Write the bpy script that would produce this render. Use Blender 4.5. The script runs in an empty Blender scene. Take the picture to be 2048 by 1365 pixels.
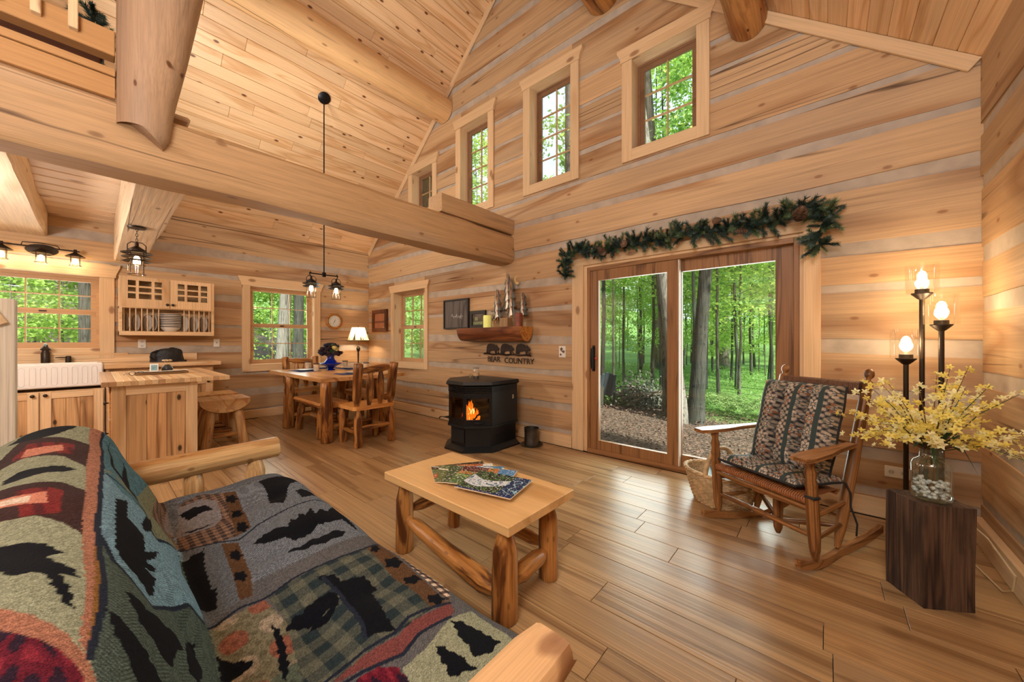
import bpy, math, random
import numpy as np
from mathutils import Vector, Matrix, Quaternion, noise as mnoise
random.seed(7)
R=random.uniform
PI=math.pi
sc=bpy.context.scene
C=sc.collection
# ---------------------------------------------------------------- camera
cam=bpy.data.cameras.new('camera'); cam.sensor_width=36; cam.lens=36*725/2048
cam.clip_start=.02; cam.clip_end=300
co=bpy.data.objects.new('camera',cam); C.objects.link(co)
co.location=(7.03,-3.66,1.25); co.rotation_euler=(PI/2,0,math.radians(40.9))
sc.camera=co
# ---------------------------------------------------------------- world, sun, lights, exposure
sc.view_settings.view_transform='Standard'; sc.view_settings.look='None'
sc.view_settings.exposure=0.1; sc.view_settings.gamma=1; sc.view_settings.use_curve_mapping=False
w=bpy.data.worlds.new('sky'); sc.world=w; w.use_nodes=True
nt=w.node_tree; bg=nt.nodes['Background']
tc=nt.nodes.new('ShaderNodeTexCoord'); sep=nt.nodes.new('ShaderNodeSeparateXYZ'); rp=nt.nodes.new('ShaderNodeValToRGB')
nt.links.new(tc.outputs['Generated'],sep.inputs[0]); nt.links.new(sep.outputs['Z'],rp.inputs[0]); nt.links.new(rp.outputs[0],bg.inputs[0])
rp.color_ramp.elements[0].color=(.80,.86,.90,1); rp.color_ramp.elements[1].color=(.50,.64,.95,1)
bg.inputs[1].default_value=1.7
def light(name,kind,loc,energy,color,size=.1,target=None,size_y=None,rot=None,spread=None):
    l=bpy.data.lights.new(name,kind); l.energy=energy; l.color=color
    if kind=='AREA':
        l.shape='RECTANGLE'; l.size=size; l.size_y=size_y or size
        if spread: l.spread=spread
    elif kind=='SUN': l.angle=size
    else: l.shadow_soft_size=size
    o=bpy.data.objects.new(name,l); C.objects.link(o); o.location=loc
    if target is not None:
        o.rotation_euler=(Vector(target)-Vector(loc)).to_track_quat('-Z','Y').to_euler()
    if rot: o.rotation_euler=rot
    return o
light('sun','SUN',(0,0,20),11.0,(1,.95,.84),.06,target=(-.72,.26,20-.64))
# soft fill from the open half of the room behind the camera
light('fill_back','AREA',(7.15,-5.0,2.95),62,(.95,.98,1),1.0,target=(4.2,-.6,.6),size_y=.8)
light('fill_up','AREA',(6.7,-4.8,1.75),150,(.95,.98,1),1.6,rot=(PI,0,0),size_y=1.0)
light('loft_edge_fill','AREA',(2.7,-3.0,3.0),42,(1,.95,.86),.5,target=(1.8,-.7,4.8))  # added fill without a fixture, brightens the ceiling over the dining side
# daylight entering at the glass door and the two kitchen-side windows
light('daylight_door','AREA',(5.93,1.1,1.2),92,(.93,1,.97),2.2,rot=(-PI/2,0,0),size_y=2.0)
light('daylight_dining','AREA',(-.30,-1.52,1.5),14,(.93,1,.97),.9,rot=(0,-PI/2,0),size_y=1.2)
light('daylight_sink','AREA',(-.30,-4.05,1.6),10,(.93,1,.97),.8,rot=(0,-PI/2,0),size_y=.8)
light('kitchen_fill','POINT',(2.3,-4.85,1.95),85,(1,.97,.93),.12)  # added point fill, no lamp hangs here; brightens kitchen and joist undersides
WARM=(1,.76,.50)

# ---------------------------------------------------------------- mesh helpers
class MB:
    def __init__(s): s.v=[]; s.f=[]; s.m=[]
    def add(s,vs,fs,M=None,mi=0):
        b=len(s.v)
        if M is not None: vs=[tuple(M@Vector(p)) for p in vs]
        s.v.extend(vs); s.f.extend([tuple(i+b for i in f) for f in fs]); s.m.extend([mi]*len(fs)); return s
    def box(s,x0,x1,y0,y1,z0,z1,ch=0,M=None,mi=0):
        if x0>x1:x0,x1=x1,x0
        if y0>y1:y0,y1=y1,y0
        if z0>z1:z0,z1=z1,z0
        if ch<=0:
            vs=[(x,y,z) for z in(z0,z1) for y in(y0,y1) for x in(x0,x1)]
            return s.add(vs,[(0,2,3,1),(4,5,7,6),(0,1,5,4),(2,6,7,3),(0,4,6,2),(1,3,7,5)],M,mi)
        c=min(ch,(x1-x0)*.45,(y1-y0)*.45,(z1-z0)*.45)
        X=(x0,x1);Y=(y0,y1);Z=(z0,z1); sg=(1,-1); vs=[];ix={}
        for i in(0,1):
            for j in(0,1):
                for k in(0,1):
                    a=(X[i],Y[j]+sg[j]*c,Z[k]+sg[k]*c); b=(X[i]+sg[i]*c,Y[j],Z[k]+sg[k]*c); d=(X[i]+sg[i]*c,Y[j]+sg[j]*c,Z[k])
                    for t,p in enumerate((a,b,d)): ix[i,j,k,t]=len(vs); vs.append(p)
        g=lambda i,j,k,t:ix[i,j,k,t]; F=[]
        for i in(0,1):
            q=[(0,0),(1,0),(1,1),(0,1)]
            if i==0:q=q[::-1]
            F.append(tuple(g(i,a,b,0) for a,b in q)); F.append(tuple(g(b,i,a,1) for a,b in q)); F.append(tuple(g(a,b,i,2) for a,b in q))
        for a in(0,1):
            for b in(0,1):
                F.append((g(a,b,0,0),g(a,b,1,0),g(a,b,1,1),g(a,b,0,1)))
                F.append((g(a,0,b,0),g(a,1,b,0),g(a,1,b,2),g(a,0,b,2)))
                F.append((g(0,a,b,1),g(1,a,b,1),g(1,a,b,2),g(0,a,b,2)))
                for k in(0,1): F.append((g(a,b,k,0),g(a,b,k,1),g(a,b,k,2)))
        return s.add(vs,F,M,mi)
    def tube(s,pts,rad,n=8,cap=True,bump=0,seed=0,M=None,mi=0,closed=False):
        P=[Vector(p) for p in pts]; m=len(P)
        if not hasattr(rad,'__len__'): rad=[rad]*m
        vs=[];fs=[]; up=None
        for i in range(m):
            if closed: d=P[(i+1)%m]-P[i-1]
            else: d=P[min(i+1,m-1)]-P[max(i-1,0)]
            if d.length<1e-9:d=Vector((0,0,1))
            d.normalize()
            if up is None: up=d.orthogonal().normalized()
            else:
                up=up-d*up.dot(d)
                up=up.normalized() if up.length>1e-6 else d.orthogonal().normalized()
            sd=d.cross(up)
            for k in range(n):
                a=2*PI*k/n; q=up*math.cos(a)+sd*math.sin(a); r=rad[i]
                if bump: r*=1+bump*mnoise.noise((q*1.3+P[i]*4+Vector((seed,seed*.7,0))))
                vs.append(tuple(P[i]+q*r))
        rows=m if closed else m-1
        for i in range(rows):
            for k in range(n):
                a=i*n+k;b=i*n+(k+1)%n;c=((i+1)%m)*n+(k+1)%n;d=((i+1)%m)*n+k
                fs.append((a,b,c,d))
        if cap and not closed:
            fs.append(tuple(range(n))[::-1]); fs.append(tuple(range((m-1)*n,m*n)))
        return s.add(vs,fs,M,mi)
    def lathe(s,prof,n=20,M=None,mi=0,sx=1,sy=1,cap=False):
        vs=[];fs=[];m=len(prof)
        for r,z in prof:
            for k in range(n):
                a=2*PI*k/n; vs.append((r*math.cos(a)*sx,r*math.sin(a)*sy,z))
        for i in range(m-1):
            for k in range(n):
                fs.append((i*n+k,i*n+(k+1)%n,(i+1)*n+(k+1)%n,(i+1)*n+k))
        if cap and prof[0][0]>1e-4: fs.append(tuple(range(n))[::-1])
        if cap and prof[-1][0]>1e-4: fs.append(tuple(range((m-1)*n,m*n)))
        return s.add(vs,fs,M,mi)
    def ball(s,c,r,n=10,sz=1,M=None,mi=0):
        k=max(4,n//2); T=Matrix.Translation(c)
        return s.lathe([(r*math.sin(PI*i/k)+1e-5,-r*sz*math.cos(PI*i/k)) for i in range(k+1)],n,(M@T) if M is not None else T,mi)
    def hoop(s,u0,u1,z0,z1,l,r,b,t,y0,y1,fn=None):
        fn=fn or (lambda u,d,z:(u,d,z))
        O=[(u0,z0),(u1,z0),(u1,z1),(u0,z1)]; I=[(u0+l,z0+b),(u1-r,z0+b),(u1-r,z1-t),(u0+l,z1-t)]
        vs=[fn(u,y,z) for y in(y0,y1) for P in(O,I) for u,z in P]; F=[]
        for i in range(4):
            j=(i+1)%4; F+=[(i,j,4+j,4+i),(8+i,12+i,12+j,8+j),(i,8+i,8+j,j),(4+i,4+j,12+j,12+i)]
        return s.add(vs,F)
    def prism(s,poly,d0,d1,fn,mi=0):
        n=len(poly); vs=[fn(u,v,d0) for u,v in poly]+[fn(u,v,d1) for u,v in poly]
        fs=[tuple(range(n)),tuple(range(2*n-1,n-1,-1))]+[(i,i+n,(i+1)%n+n,(i+1)%n) for i in range(n)]
        return s.add(vs,fs,None,mi)
    def grid(s,fn,nu,nv,closeu=False,M=None,mi=0):
        vs=[tuple(fn(i/nu,j/nv)) for j in range(nv+1) for i in range(nu if closeu else nu+1)]
        W=nu if closeu else nu+1; fs=[]
        for j in range(nv):
            for i in range(nu):
                a=j*W+i;b=j*W+(i+1)%W; fs.append((a,b,b+W,a+W))
        return s.add(vs,fs,M,mi)
XZ=lambda u,v,d:(u,d,v)
XY=lambda u,v,d:(u,v,d)
def mesh(name,mb,mats,smooth=.6):
    me=bpy.data.meshes.new(name); me.from_pydata(mb.v,[],mb.f)
    mats=mats if isinstance(mats,(list,tuple)) else [mats]
    for m in mats: me.materials.append(m)
    if len(mats)>1: me.polygons.foreach_set('material_index',mb.m)
    if smooth:
        me.shade_smooth(); me.set_sharp_from_angle(angle=smooth)
    me.update(); return me
def link(name,me,parent=None,loc=None,rot=None,scale=None):
    o=bpy.data.objects.new(name,me); C.objects.link(o)
    if parent is not None:o.parent=parent
    if loc is not None:o.location=loc
    if rot is not None:o.rotation_euler=rot
    if scale is not None:o.scale=scale
    return o
def part(name,mb,mat,parent=None,loc=None,rot=None,smooth=.6,label=None,stuff=False):
    o=link(name,mesh(name,mb,mat,smooth),parent,loc,rot)
    if label:o['label']=label
    if stuff:o['kind']='stuff'
    return o
def tag(o,label,cat,group=None,kind=None):
    o['label']=label; o['category']=cat
    if group:o['group']=group
    if kind:o['kind']=kind
    return o
def thing(name,label,cat,loc=(0,0,0),rotz=0,group=None):
    o=bpy.data.objects.new(name,None); C.objects.link(o); o.empty_display_size=.1
    o.location=loc; o.rotation_euler=(0,0,rotz); return tag(o,label,cat,group)
def struct(name,loc=(0,0,0),rotz=0,label=None):
    o=bpy.data.objects.new(name,None); C.objects.link(o); o.empty_display_size=.1
    o.location=loc; o.rotation_euler=(0,0,rotz); o['kind']='structure'
    if label:o['label']=label
    return o
def kids(o): return [c for c in bpy.data.objects if c.parent==o]
def dup(o,loc=None,rotz=None,label=None,scale=None,kidmap=None):
    r=o.copy(); C.objects.link(r)
    def rec(src,dst):
        for c in src.children:
            d=c.copy(); C.objects.link(d); d.parent=dst; rec(c,d)
    rec(o,r)
    if loc is not None:r.location=loc
    if rotz is not None:r.rotation_euler=(0,0,rotz)
    if scale is not None:r.scale=scale if hasattr(scale,'__len__') else (scale,)*3
    if label:r['label']=label
    return r
def orient(o,p0,p1):
    p0=Vector(p0);d=Vector(p1)-p0; o.location=p0; o.rotation_mode='QUATERNION'; o.rotation_quaternion=d.to_track_quat('Z','Y')
    return d.length
def logm(L,r0,r1,n=12,bump=.09,seed=0,neck0=0,neck1=0,bow=0,rings=None):
    """log along local z; neck = length of whittled taper at each end"""
    m=rings or max(4,int(L/.09)); pts=[];rad=[]
    for i in range(m+1):
        t=i/m; z=t*L; r=r0+(r1-r0)*t
        if neck0 and z<neck0: r*=.5+.5*(z/neck0)
        if neck1 and L-z<neck1: r*=.5+.5*((L-z)/neck1)
        pts.append((bow*math.sin(PI*t),0,z)); rad.append(r)
    e=min(.008,r0*.2)
    if not neck0: pts.insert(0,(0,0,-.0)); rad.insert(0,rad[0]*.88); pts[1]=(pts[1][0],0,e)
    if not neck1: pts.append((0,0,L)); rad.append(rad[-1]*.88); pts[-2]=(pts[-2][0],0,L-e)
    return MB().tube(pts,rad,n,True,bump,seed)
_ls=[0]
def log(name,p0,p1,r0,r1,mat,parent=None,neck0=0,neck1=0,n=12,bump=.09,bow=0,label=None):
    _ls[0]+=1; L=(Vector(p1)-Vector(p0)).length
    o=part(name,logm(L,r0,r1,n,bump,_ls[0]*3.1,neck0,neck1,bow),mat,parent,smooth=.9,label=label)
    orient(o,p0,p1); return o
def text(name,s,size,mat,parent,M,depth=.001,align='CENTER',shear=0,label=None):
    cu=bpy.data.curves.new(name,'FONT'); cu.body=s; cu.size=size; cu.extrude=depth; cu.align_x=align; cu.shear=shear; cu.resolution_u=3
    t=bpy.data.objects.new(name,cu); C.objects.link(t)
    me=bpy.data.meshes.new_from_object(t.evaluated_get(bpy.context.evaluated_depsgraph_get()))
    bpy.data.objects.remove(t); me.materials.clear(); me.materials.append(mat)
    o=link(name,me,parent); o.matrix_local=M
    if label:o['label']=label
    return o
def frameM(o,x,y,z):
    """matrix with columns x,y,z at origin o"""
    M=Matrix.Identity(4)
    for i,a in enumerate((x,y,z)):
        for k in range(3): M[k][i]=a[k]
    for k in range(3): M[k][3]=o[k]
    return M

# ---------------------------------------------------------------- materials
def srgb(r,g,b):
    f=lambda c:(c/255/12.92 if c/255<=.04045 else ((c/255+.055)/1.055)**2.4)
    return (f(r),f(g),f(b),1)
_mc={}
def newmat(name):
    m=bpy.data.materials.new(name); m.use_nodes=True
    return m,m.node_tree.nodes,m.node_tree.links,m.node_tree.nodes['Principled BSDF']
def plain(name,col,rough=.5,metal=0,spec=.5,noise=0,scale=20,bump=0,emit=None,es=1,coat=0):
    if name in _mc:return _mc[name]
    m,N,L,b=newmat(name); c=srgb(*col)
    b.inputs['Base Color'].default_value=c; b.inputs['Roughness'].default_value=rough; b.inputs['Metallic'].default_value=metal
    b.inputs['Specular IOR Level'].default_value=spec
    if coat:b.inputs['Coat Weight'].default_value=coat; b.inputs['Coat Roughness'].default_value=.1
    if noise or bump:
        t=N.new('ShaderNodeTexCoord'); n=N.new('ShaderNodeTexNoise'); n.inputs['Scale'].default_value=scale; n.inputs['Detail'].default_value=4
        L.new(t.outputs['Object'],n.inputs['Vector'])
        if noise:
            r=N.new('ShaderNodeValToRGB'); e=r.color_ramp.elements
            e[0].position=.3;e[1].position=.7
            e[0].color=tuple(x*(1-noise) for x in c[:3])+(1,); e[1].color=tuple(min(1,x*(1+noise)) for x in c[:3])+(1,)
            L.new(n.outputs['Fac'],r.inputs[0]); L.new(r.outputs[0],b.inputs['Base Color'])
        if bump:
            bp=N.new('ShaderNodeBump'); bp.inputs['Strength'].default_value=bump; bp.inputs['Distance'].default_value=.02
            L.new(n.outputs['Fac'],bp.inputs['Height']); L.new(bp.outputs[0],b.inputs['Normal'])
    if emit: b.inputs['Emission Color'].default_value=srgb(*emit); b.inputs['Emission Strength'].default_value=es
    _mc[name]=m; return m
def wood(name,lt,dk,axis='X',knots=.5,knotcol=(96,58,30),rough=.5,rings=7,along=.55,across=5.,vary=.18,grey=0,greycol=(150,130,112),streak=.35,bump=.12,ksc=1.6,dark=0,darkcol=(60,36,20),crack=0,hue=None,knotsize=.085):
    if name in _mc:return _mc[name]
    m,N,L,b=newmat(name)
    t=N.new('ShaderNodeTexCoord'); oi=N.new('ShaderNodeObjectInfo')
    off=N.new('ShaderNodeVectorMath'); off.operation='SCALE'; off.inputs[0].default_value=(31.7,17.3,23.9); L.new(oi.outputs['Random'],off.inputs['Scale'])
    ad=N.new('ShaderNodeVectorMath'); ad.operation='ADD'; L.new(t.outputs['Object'],ad.inputs[0]); L.new(off.outputs[0],ad.inputs[1])
    def mp(a,c):
        q=N.new('ShaderNodeMapping'); i='XYZ'.index(axis); s=[c,c,c]; s[i]=a; q.inputs['Scale'].default_value=s; L.new(ad.outputs[0],q.inputs['Vector']); return q
    def nz(vec,scale,detail=3,dist=0):
        n=N.new('ShaderNodeTexNoise'); n.inputs['Scale'].default_value=scale; n.inputs['Detail'].default_value=detail; n.inputs['Distortion'].default_value=dist
        L.new(vec.outputs[0],n.inputs['Vector']); return n
    def math_(op,a,b_=None,c_=None):
        q=N.new('ShaderNodeMath'); q.operation=op
        for i,x in enumerate((a,b_,c_)):
            if x is None:continue
            if isinstance(x,(int,float)): q.inputs[i].default_value=x
            else: L.new(x,q.inputs[i])
        return q.outputs[0]
    def ramp(fac,stops):
        r=N.new('ShaderNodeValToRGB'); e=r.color_ramp.elements
        while len(e)<len(stops): e.new(.5)
        for k,(p,c) in enumerate(stops): e[k].position=p; e[k].color=c if len(c)==4 else c+(1,)
        L.new(fac,r.inputs[0]); return r.outputs[0]
    def mix(f,a,b_,mode='MIX'):
        q=N.new('ShaderNodeMix'); q.data_type='RGBA'; q.blend_type=mode
        if isinstance(f,(int,float)): q.inputs[0].default_value=f
        else: L.new(f,q.inputs[0])
        for i,x in ((6,a),(7,b_)):
            if isinstance(x,tuple): q.inputs[i].default_value=x
            else: L.new(x,q.inputs[i])
        return q.outputs[2]
    FS=mp(along*5,across*55 if across<8 else across*14); nf=nz(FS,1.0,2)
    A=mp(along,across); n1=nz(A,1.0,2,.6)
    ring=math_('PINGPONG',math_('MULTIPLY',n1.outputs['Fac'],rings),1.0)
    g=ramp(ring,[(0,srgb(*lt)),(.62,srgb(*lt)),(1,srgb(*dk))])
    S=mp(along*3,across*14); n2=nz(S,1.0,3)
    st=ramp(n2.outputs['Fac'],[(.25,(1-streak,)*3),(.6,(1.,)*3)])
    col=mix(1.0,g,st,'MULTIPLY')
    col=mix(1.0,col,ramp(nf.outputs['Fac'],[(.3,(1-streak*.75,)*3),(.62,(1.04,)*3)]),'MULTIPLY')
    if grey:
        G=mp(.35,1.4); n3=nz(G,1.3,4,.3)
        f=ramp(n3.outputs['Fac'],[(.5,(0,)*3),(.72,(grey,)*3)])
        col=mix(f,col,srgb(*greycol))
    if dark:
        G2=mp(2.2,16.); n4=nz(G2,1.0,4,.8)
        f=ramp(n4.outputs['Fac'],[(.5,(0,)*3),(.62,(dark,)*3)])
        col=mix(f,col,srgb(*darkcol))
    if crack:
        X1=mp(.10,4.2); n5=nz(X1,1.0,2,.1); X2=mp(.5,.9); n6=nz(X2,1.0,1)
        d5=math_('ABSOLUTE',math_('SUBTRACT',n5.outputs['Fac'],.5))
        f=math_('MULTIPLY',ramp(d5,[(0,(1,)*3),(.0028,(1,)*3),(.006,(0,)*3)]),ramp(n6.outputs['Fac'],[(.50,(0,)*3),(.60,(crack,)*3)]))
        col=mix(f,col,srgb(70,44,26))
    if knots:
        vo=N.new('ShaderNodeTexVoronoi'); vo.voronoi_dimensions='2D'; vo.inputs['Scale'].default_value=1.0
        sx=N.new('ShaderNodeSeparateXYZ'); L.new(ad.outputs[0],sx.inputs[0]); o3=[q for q in 'XYZ' if q!=axis]; cv=N.new('ShaderNodeCombineXYZ')
        L.new(math_('MULTIPLY',sx.outputs[axis],ksc*1.1),cv.inputs[0]); L.new(math_('MULTIPLY',math_('ADD',sx.outputs[o3[0]],sx.outputs[o3[1]]),ksc*2.2),cv.inputs[1]); L.new(cv.outputs[0],vo.inputs['Vector'])
        f=ramp(vo.outputs['Distance'],[(0,(min(1,knots*1.25),)*3),(knotsize*.75,(knots,)*3),(knotsize*1.2,(0,)*3)])
        f2=ramp(vo.outputs['Distance'],[(0,(.4*knots,)*3),(knotsize*2.6,(0,)*3)])
        sp=N.new('ShaderNodeSeparateColor'); L.new(vo.outputs['Color'],sp.inputs[0])
        gate=math_('GREATER_THAN',sp.outputs[0],.35)
        f=math_('MULTIPLY',f,gate); f2=math_('MULTIPLY',f2,gate)
        col=mix(f2,col,srgb(*dk)); col=mix(f,col,srgb(*knotcol))
    # per-piece tint
    v=math_('MULTIPLY_ADD',oi.outputs['Random'],2*vary,1-vary)
    r2=math_('FRACT',math_('MULTIPLY',oi.outputs['Random'],57.3))
    cc=N.new('ShaderNodeCombineColor'); L.new(v,cc.inputs[0]); L.new(math_('MULTIPLY',v,math_('MULTIPLY_ADD',r2,vary*.5,1-vary*.25)),cc.inputs[1]); L.new(math_('MULTIPLY',v,math_('MULTIPLY_ADD',r2,vary*1.0,1-vary*.5)),cc.inputs[2])
    col=mix(1.0,col,cc.outputs[0],'MULTIPLY')
    L.new(col,b.inputs['Base Color']); b.inputs['Roughness'].default_value=rough; b.inputs['Specular IOR Level'].default_value=.35
    if bump:
        bp=N.new('ShaderNodeBump'); bp.inputs['Strength'].default_value=bump; bp.inputs['Distance'].default_value=.01
        L.new(n2.outputs['Fac'],bp.inputs['Height']); L.new(bp.outputs[0],b.inputs['Normal'])
    _mc[name]=m; return m
def glassm(name,tint=(1,1,1),refl=.06,rough=0):
    if name in _mc:return _mc[name]
    m=bpy.data.materials.new(name); m.use_nodes=True; N=m.node_tree.nodes; L=m.node_tree.links; N.remove(N['Principled BSDF'])
    o=N['Material Output']; t=N.new('ShaderNodeBsdfTransparent'); t.inputs[0].default_value=tint+(1,)
    g=N.new('ShaderNodeBsdfGlossy'); g.inputs['Roughness'].default_value=rough; g.inputs[0].default_value=(1,1,1,1)
    lw=N.new('ShaderNodeLayerWeight'); lw.inputs[0].default_value=.35
    mu=N.new('ShaderNodeMath'); mu.operation='MULTIPLY_ADD'; mu.inputs[1].default_value=.22; mu.inputs[2].default_value=refl; L.new(lw.outputs['Fresnel'],mu.inputs[0])
    mx=N.new('ShaderNodeMixShader'); L.new(mu.outputs[0],mx.inputs[0]); L.new(t.outputs[0],mx.inputs[1]); L.new(g.outputs[0],mx.inputs[2]); L.new(mx.outputs[0],o.inputs[0])
    _mc[name]=m; return m
def emitm(name,col,s):
    if name in _mc:return _mc[name]
    m=bpy.data.materials.new(name); m.use_nodes=True; N=m.node_tree.nodes; L=m.node_tree.links; N.remove(N['Principled BSDF'])
    e=N.new('ShaderNodeEmission'); e.inputs[0].default_value=srgb(*col); e.inputs[1].default_value=s; L.new(e.outputs[0],N['Material Output'].inputs[0]); _mc[name]=m; return m
def vcol(name,rough=.8,scale=900,nz=.25,bump=.3,spec=.2,weave=0):
    """colour read from the mesh's 'Col' attribute, with a fine woven noise on top"""
    if name in _mc:return _mc[name]
    m,N,L,b=newmat(name); a=N.new('ShaderNodeAttribute'); a.attribute_name='Col'
    t=N.new('ShaderNodeTexCoord'); n=N.new('ShaderNodeTexNoise'); n.inputs['Scale'].default_value=scale; n.inputs['Detail'].default_value=2; L.new(t.outputs['Object'],n.inputs['Vector'])
    r=N.new('ShaderNodeValToRGB'); r.color_ramp.elements[0].position=.3; r.color_ramp.elements[1].position=.7
    r.color_ramp.elements[0].color=(1-nz,)*3+(1,); r.color_ramp.elements[1].color=(1+nz,)*3+(1,); L.new(n.outputs['Fac'],r.inputs[0])
    q=N.new('ShaderNodeMix'); q.data_type='RGBA'; q.blend_type='MULTIPLY'; q.inputs[0].default_value=1; L.new(a.outputs['Color'],q.inputs[6]); L.new(r.outputs[0],q.inputs[7]); L.new(q.outputs[2],b.inputs['Base Color'])
    b.inputs['Roughness'].default_value=rough; b.inputs['Specular IOR Level'].default_value=spec
    if bump:
        bp=N.new('ShaderNodeBump'); bp.inputs['Strength'].default_value=bump; bp.inputs['Distance'].default_value=.004; L.new(n.outputs['Fac'],bp.inputs['Height']); L.new(bp.outputs[0],b.inputs['Normal'])
    _mc[name]=m; return m
def setcol(me,cols):
    a=me.color_attributes.new('Col','FLOAT_COLOR','POINT'); c=np.ones((len(me.vertices),4),np.float32); c[:,:3]=cols; a.data.foreach_set('color',c.ravel())
def lin(c):
    c=np.asarray(c,float)/255; return np.where(c<=.04045,c/12.92,((c+.055)/1.055)**2.4)
def inpoly(px,py,poly):
    r=np.zeros(px.shape,bool); n=len(poly)
    for i in range(n):
        x1,y1=poly[i];x2,y2=poly[(i+1)%n]
        c=((y1>py)!=(y2>py)); r^=c&(px<(x2-x1)*(py-y1)/((y2-y1) or 1e-9)+x1)
    return r
LOGL=dict(lt=(199,163,122),dk=(164,121,81),knots=.55,knotcol=(118,70,38),rings=5,along=.35,across=2.6,vary=.13,grey=.5,greycol=(150,128,110),streak=.2,rough=.6,bump=.25,ksc=1.5,knotsize=.042,crack=.9)
W_LOGX=wood('wall_log_x',axis='X',**LOGL); W_LOGY=wood('wall_log_y',axis='Y',**LOGL)
CHINK=plain('chinking',(178,164,148),.85,noise=.14,scale=7,bump=.35)
PINE=dict(lt=(230,192,148),dk=(208,162,114),knots=.85,knotcol=(92,48,22),rings=6,vary=.1,streak=.14,rough=.42,bump=.06,ksc=2.0,knotsize=.062)
CEILB=wood('ceiling_pine',axis='X',**PINE)
TRIMP=dict(lt=(222,188,146),dk=(204,162,118),knots=.6,knotcol=(120,70,36),rings=4,vary=.06,streak=.14,rough=.5,bump=.06,ksc=1.5)
T_X=wood('trim_pine_x',axis='X',**TRIMP); T_Y=wood('trim_pine_y',axis='Y',**TRIMP); T_Z=wood('trim_pine_z',axis='Z',**TRIMP)
FLOORM=wood('floor_plank',axis='X',lt=(184,148,104),dk=(146,110,72),knots=.25,rings=5,along=.3,across=6,vary=.10,grey=.5,greycol=(164,136,108),streak=.34,rough=.29,bump=.10)
OAK=dict(lt=(158,112,70),dk=(112,74,42),knots=0,rings=8,along=.5,across=9,vary=.05,streak=.25,rough=.45)
O_X=wood('oak_x',axis='X',**OAK); O_Z=wood('oak_z',axis='Z',**OAK)
FLOG=dict(lt=(206,148,82),dk=(170,104,48),knots=.5,rings=5,along=1.2,across=9,vary=.08,streak=.3,rough=.32,bump=.12,ksc=5)
FLOGZ=wood('peeled_log',axis='Z',dark=.95,darkcol=(78,42,20),**dict(FLOG,lt=(186,128,68),dk=(140,84,38)))
FLOGP=wood('peeled_log_pale',axis='Z',dark=.5,darkcol=(152,96,50),**dict(FLOG,lt=(214,172,118),dk=(190,136,80)))
BEAM=dict(lt=(202,162,122),dk=(176,130,90),knots=.5,rings=4,along=.5,across=3,vary=.05,grey=.5,greycol=(168,146,128),streak=.2,rough=.6,bump=.25,ksc=1.3,knotsize=.045,crack=.85)
BEAM_Y=wood('beam_y',axis='Y',**BEAM); BEAM_X=wood('beam_x',axis='X',**BEAM); BEAM_Z=wood('beam_z',axis='Z',**BEAM)
BLACK=plain('black_metal',(26,25,26),.4,.6)
BRONZE=plain('bronze_metal',(58,48,40),.42,.7)
GLASS=glassm('window_glass',(.97,.99,.98),.012)
WHITE=plain('white_plastic',(225,222,214),.4)
# ================================================================ ROOM SHELL
LX=7.77; EZ=3.03; SL=.86; YB=-5.4
# ---- floor: planks along x
fl=struct('floor')
part('subfloor',MB().box(-.2,LX+.2,YB,.25,-.12,-.022),plain('subfloor',(40,28,20),.9),fl)
row=0; y=-.037
rr=random.Random(3)
while y>YB:
    y0=y-.1875; x=-rr.uniform(0,1.15)
    if y0<-4.6: segs=[(0.,LX)]
    else:
        segs=[]
        while x<LX:
            x1=x+1.22
            if x1>0: segs.append((max(0.01,x),min(LX-.01,x1)))
            x=x1
    for a,b in segs:
        if b-a<.08: continue
        cx=(a+b)/2
        o=part('plank',MB().box(a-cx+.0012,b-cx-.0012,-.0922,.0922,-.02,0,.0012),FLOORM,fl,loc=(cx,y-.09375,0),smooth=0)
    y=y0
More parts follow.
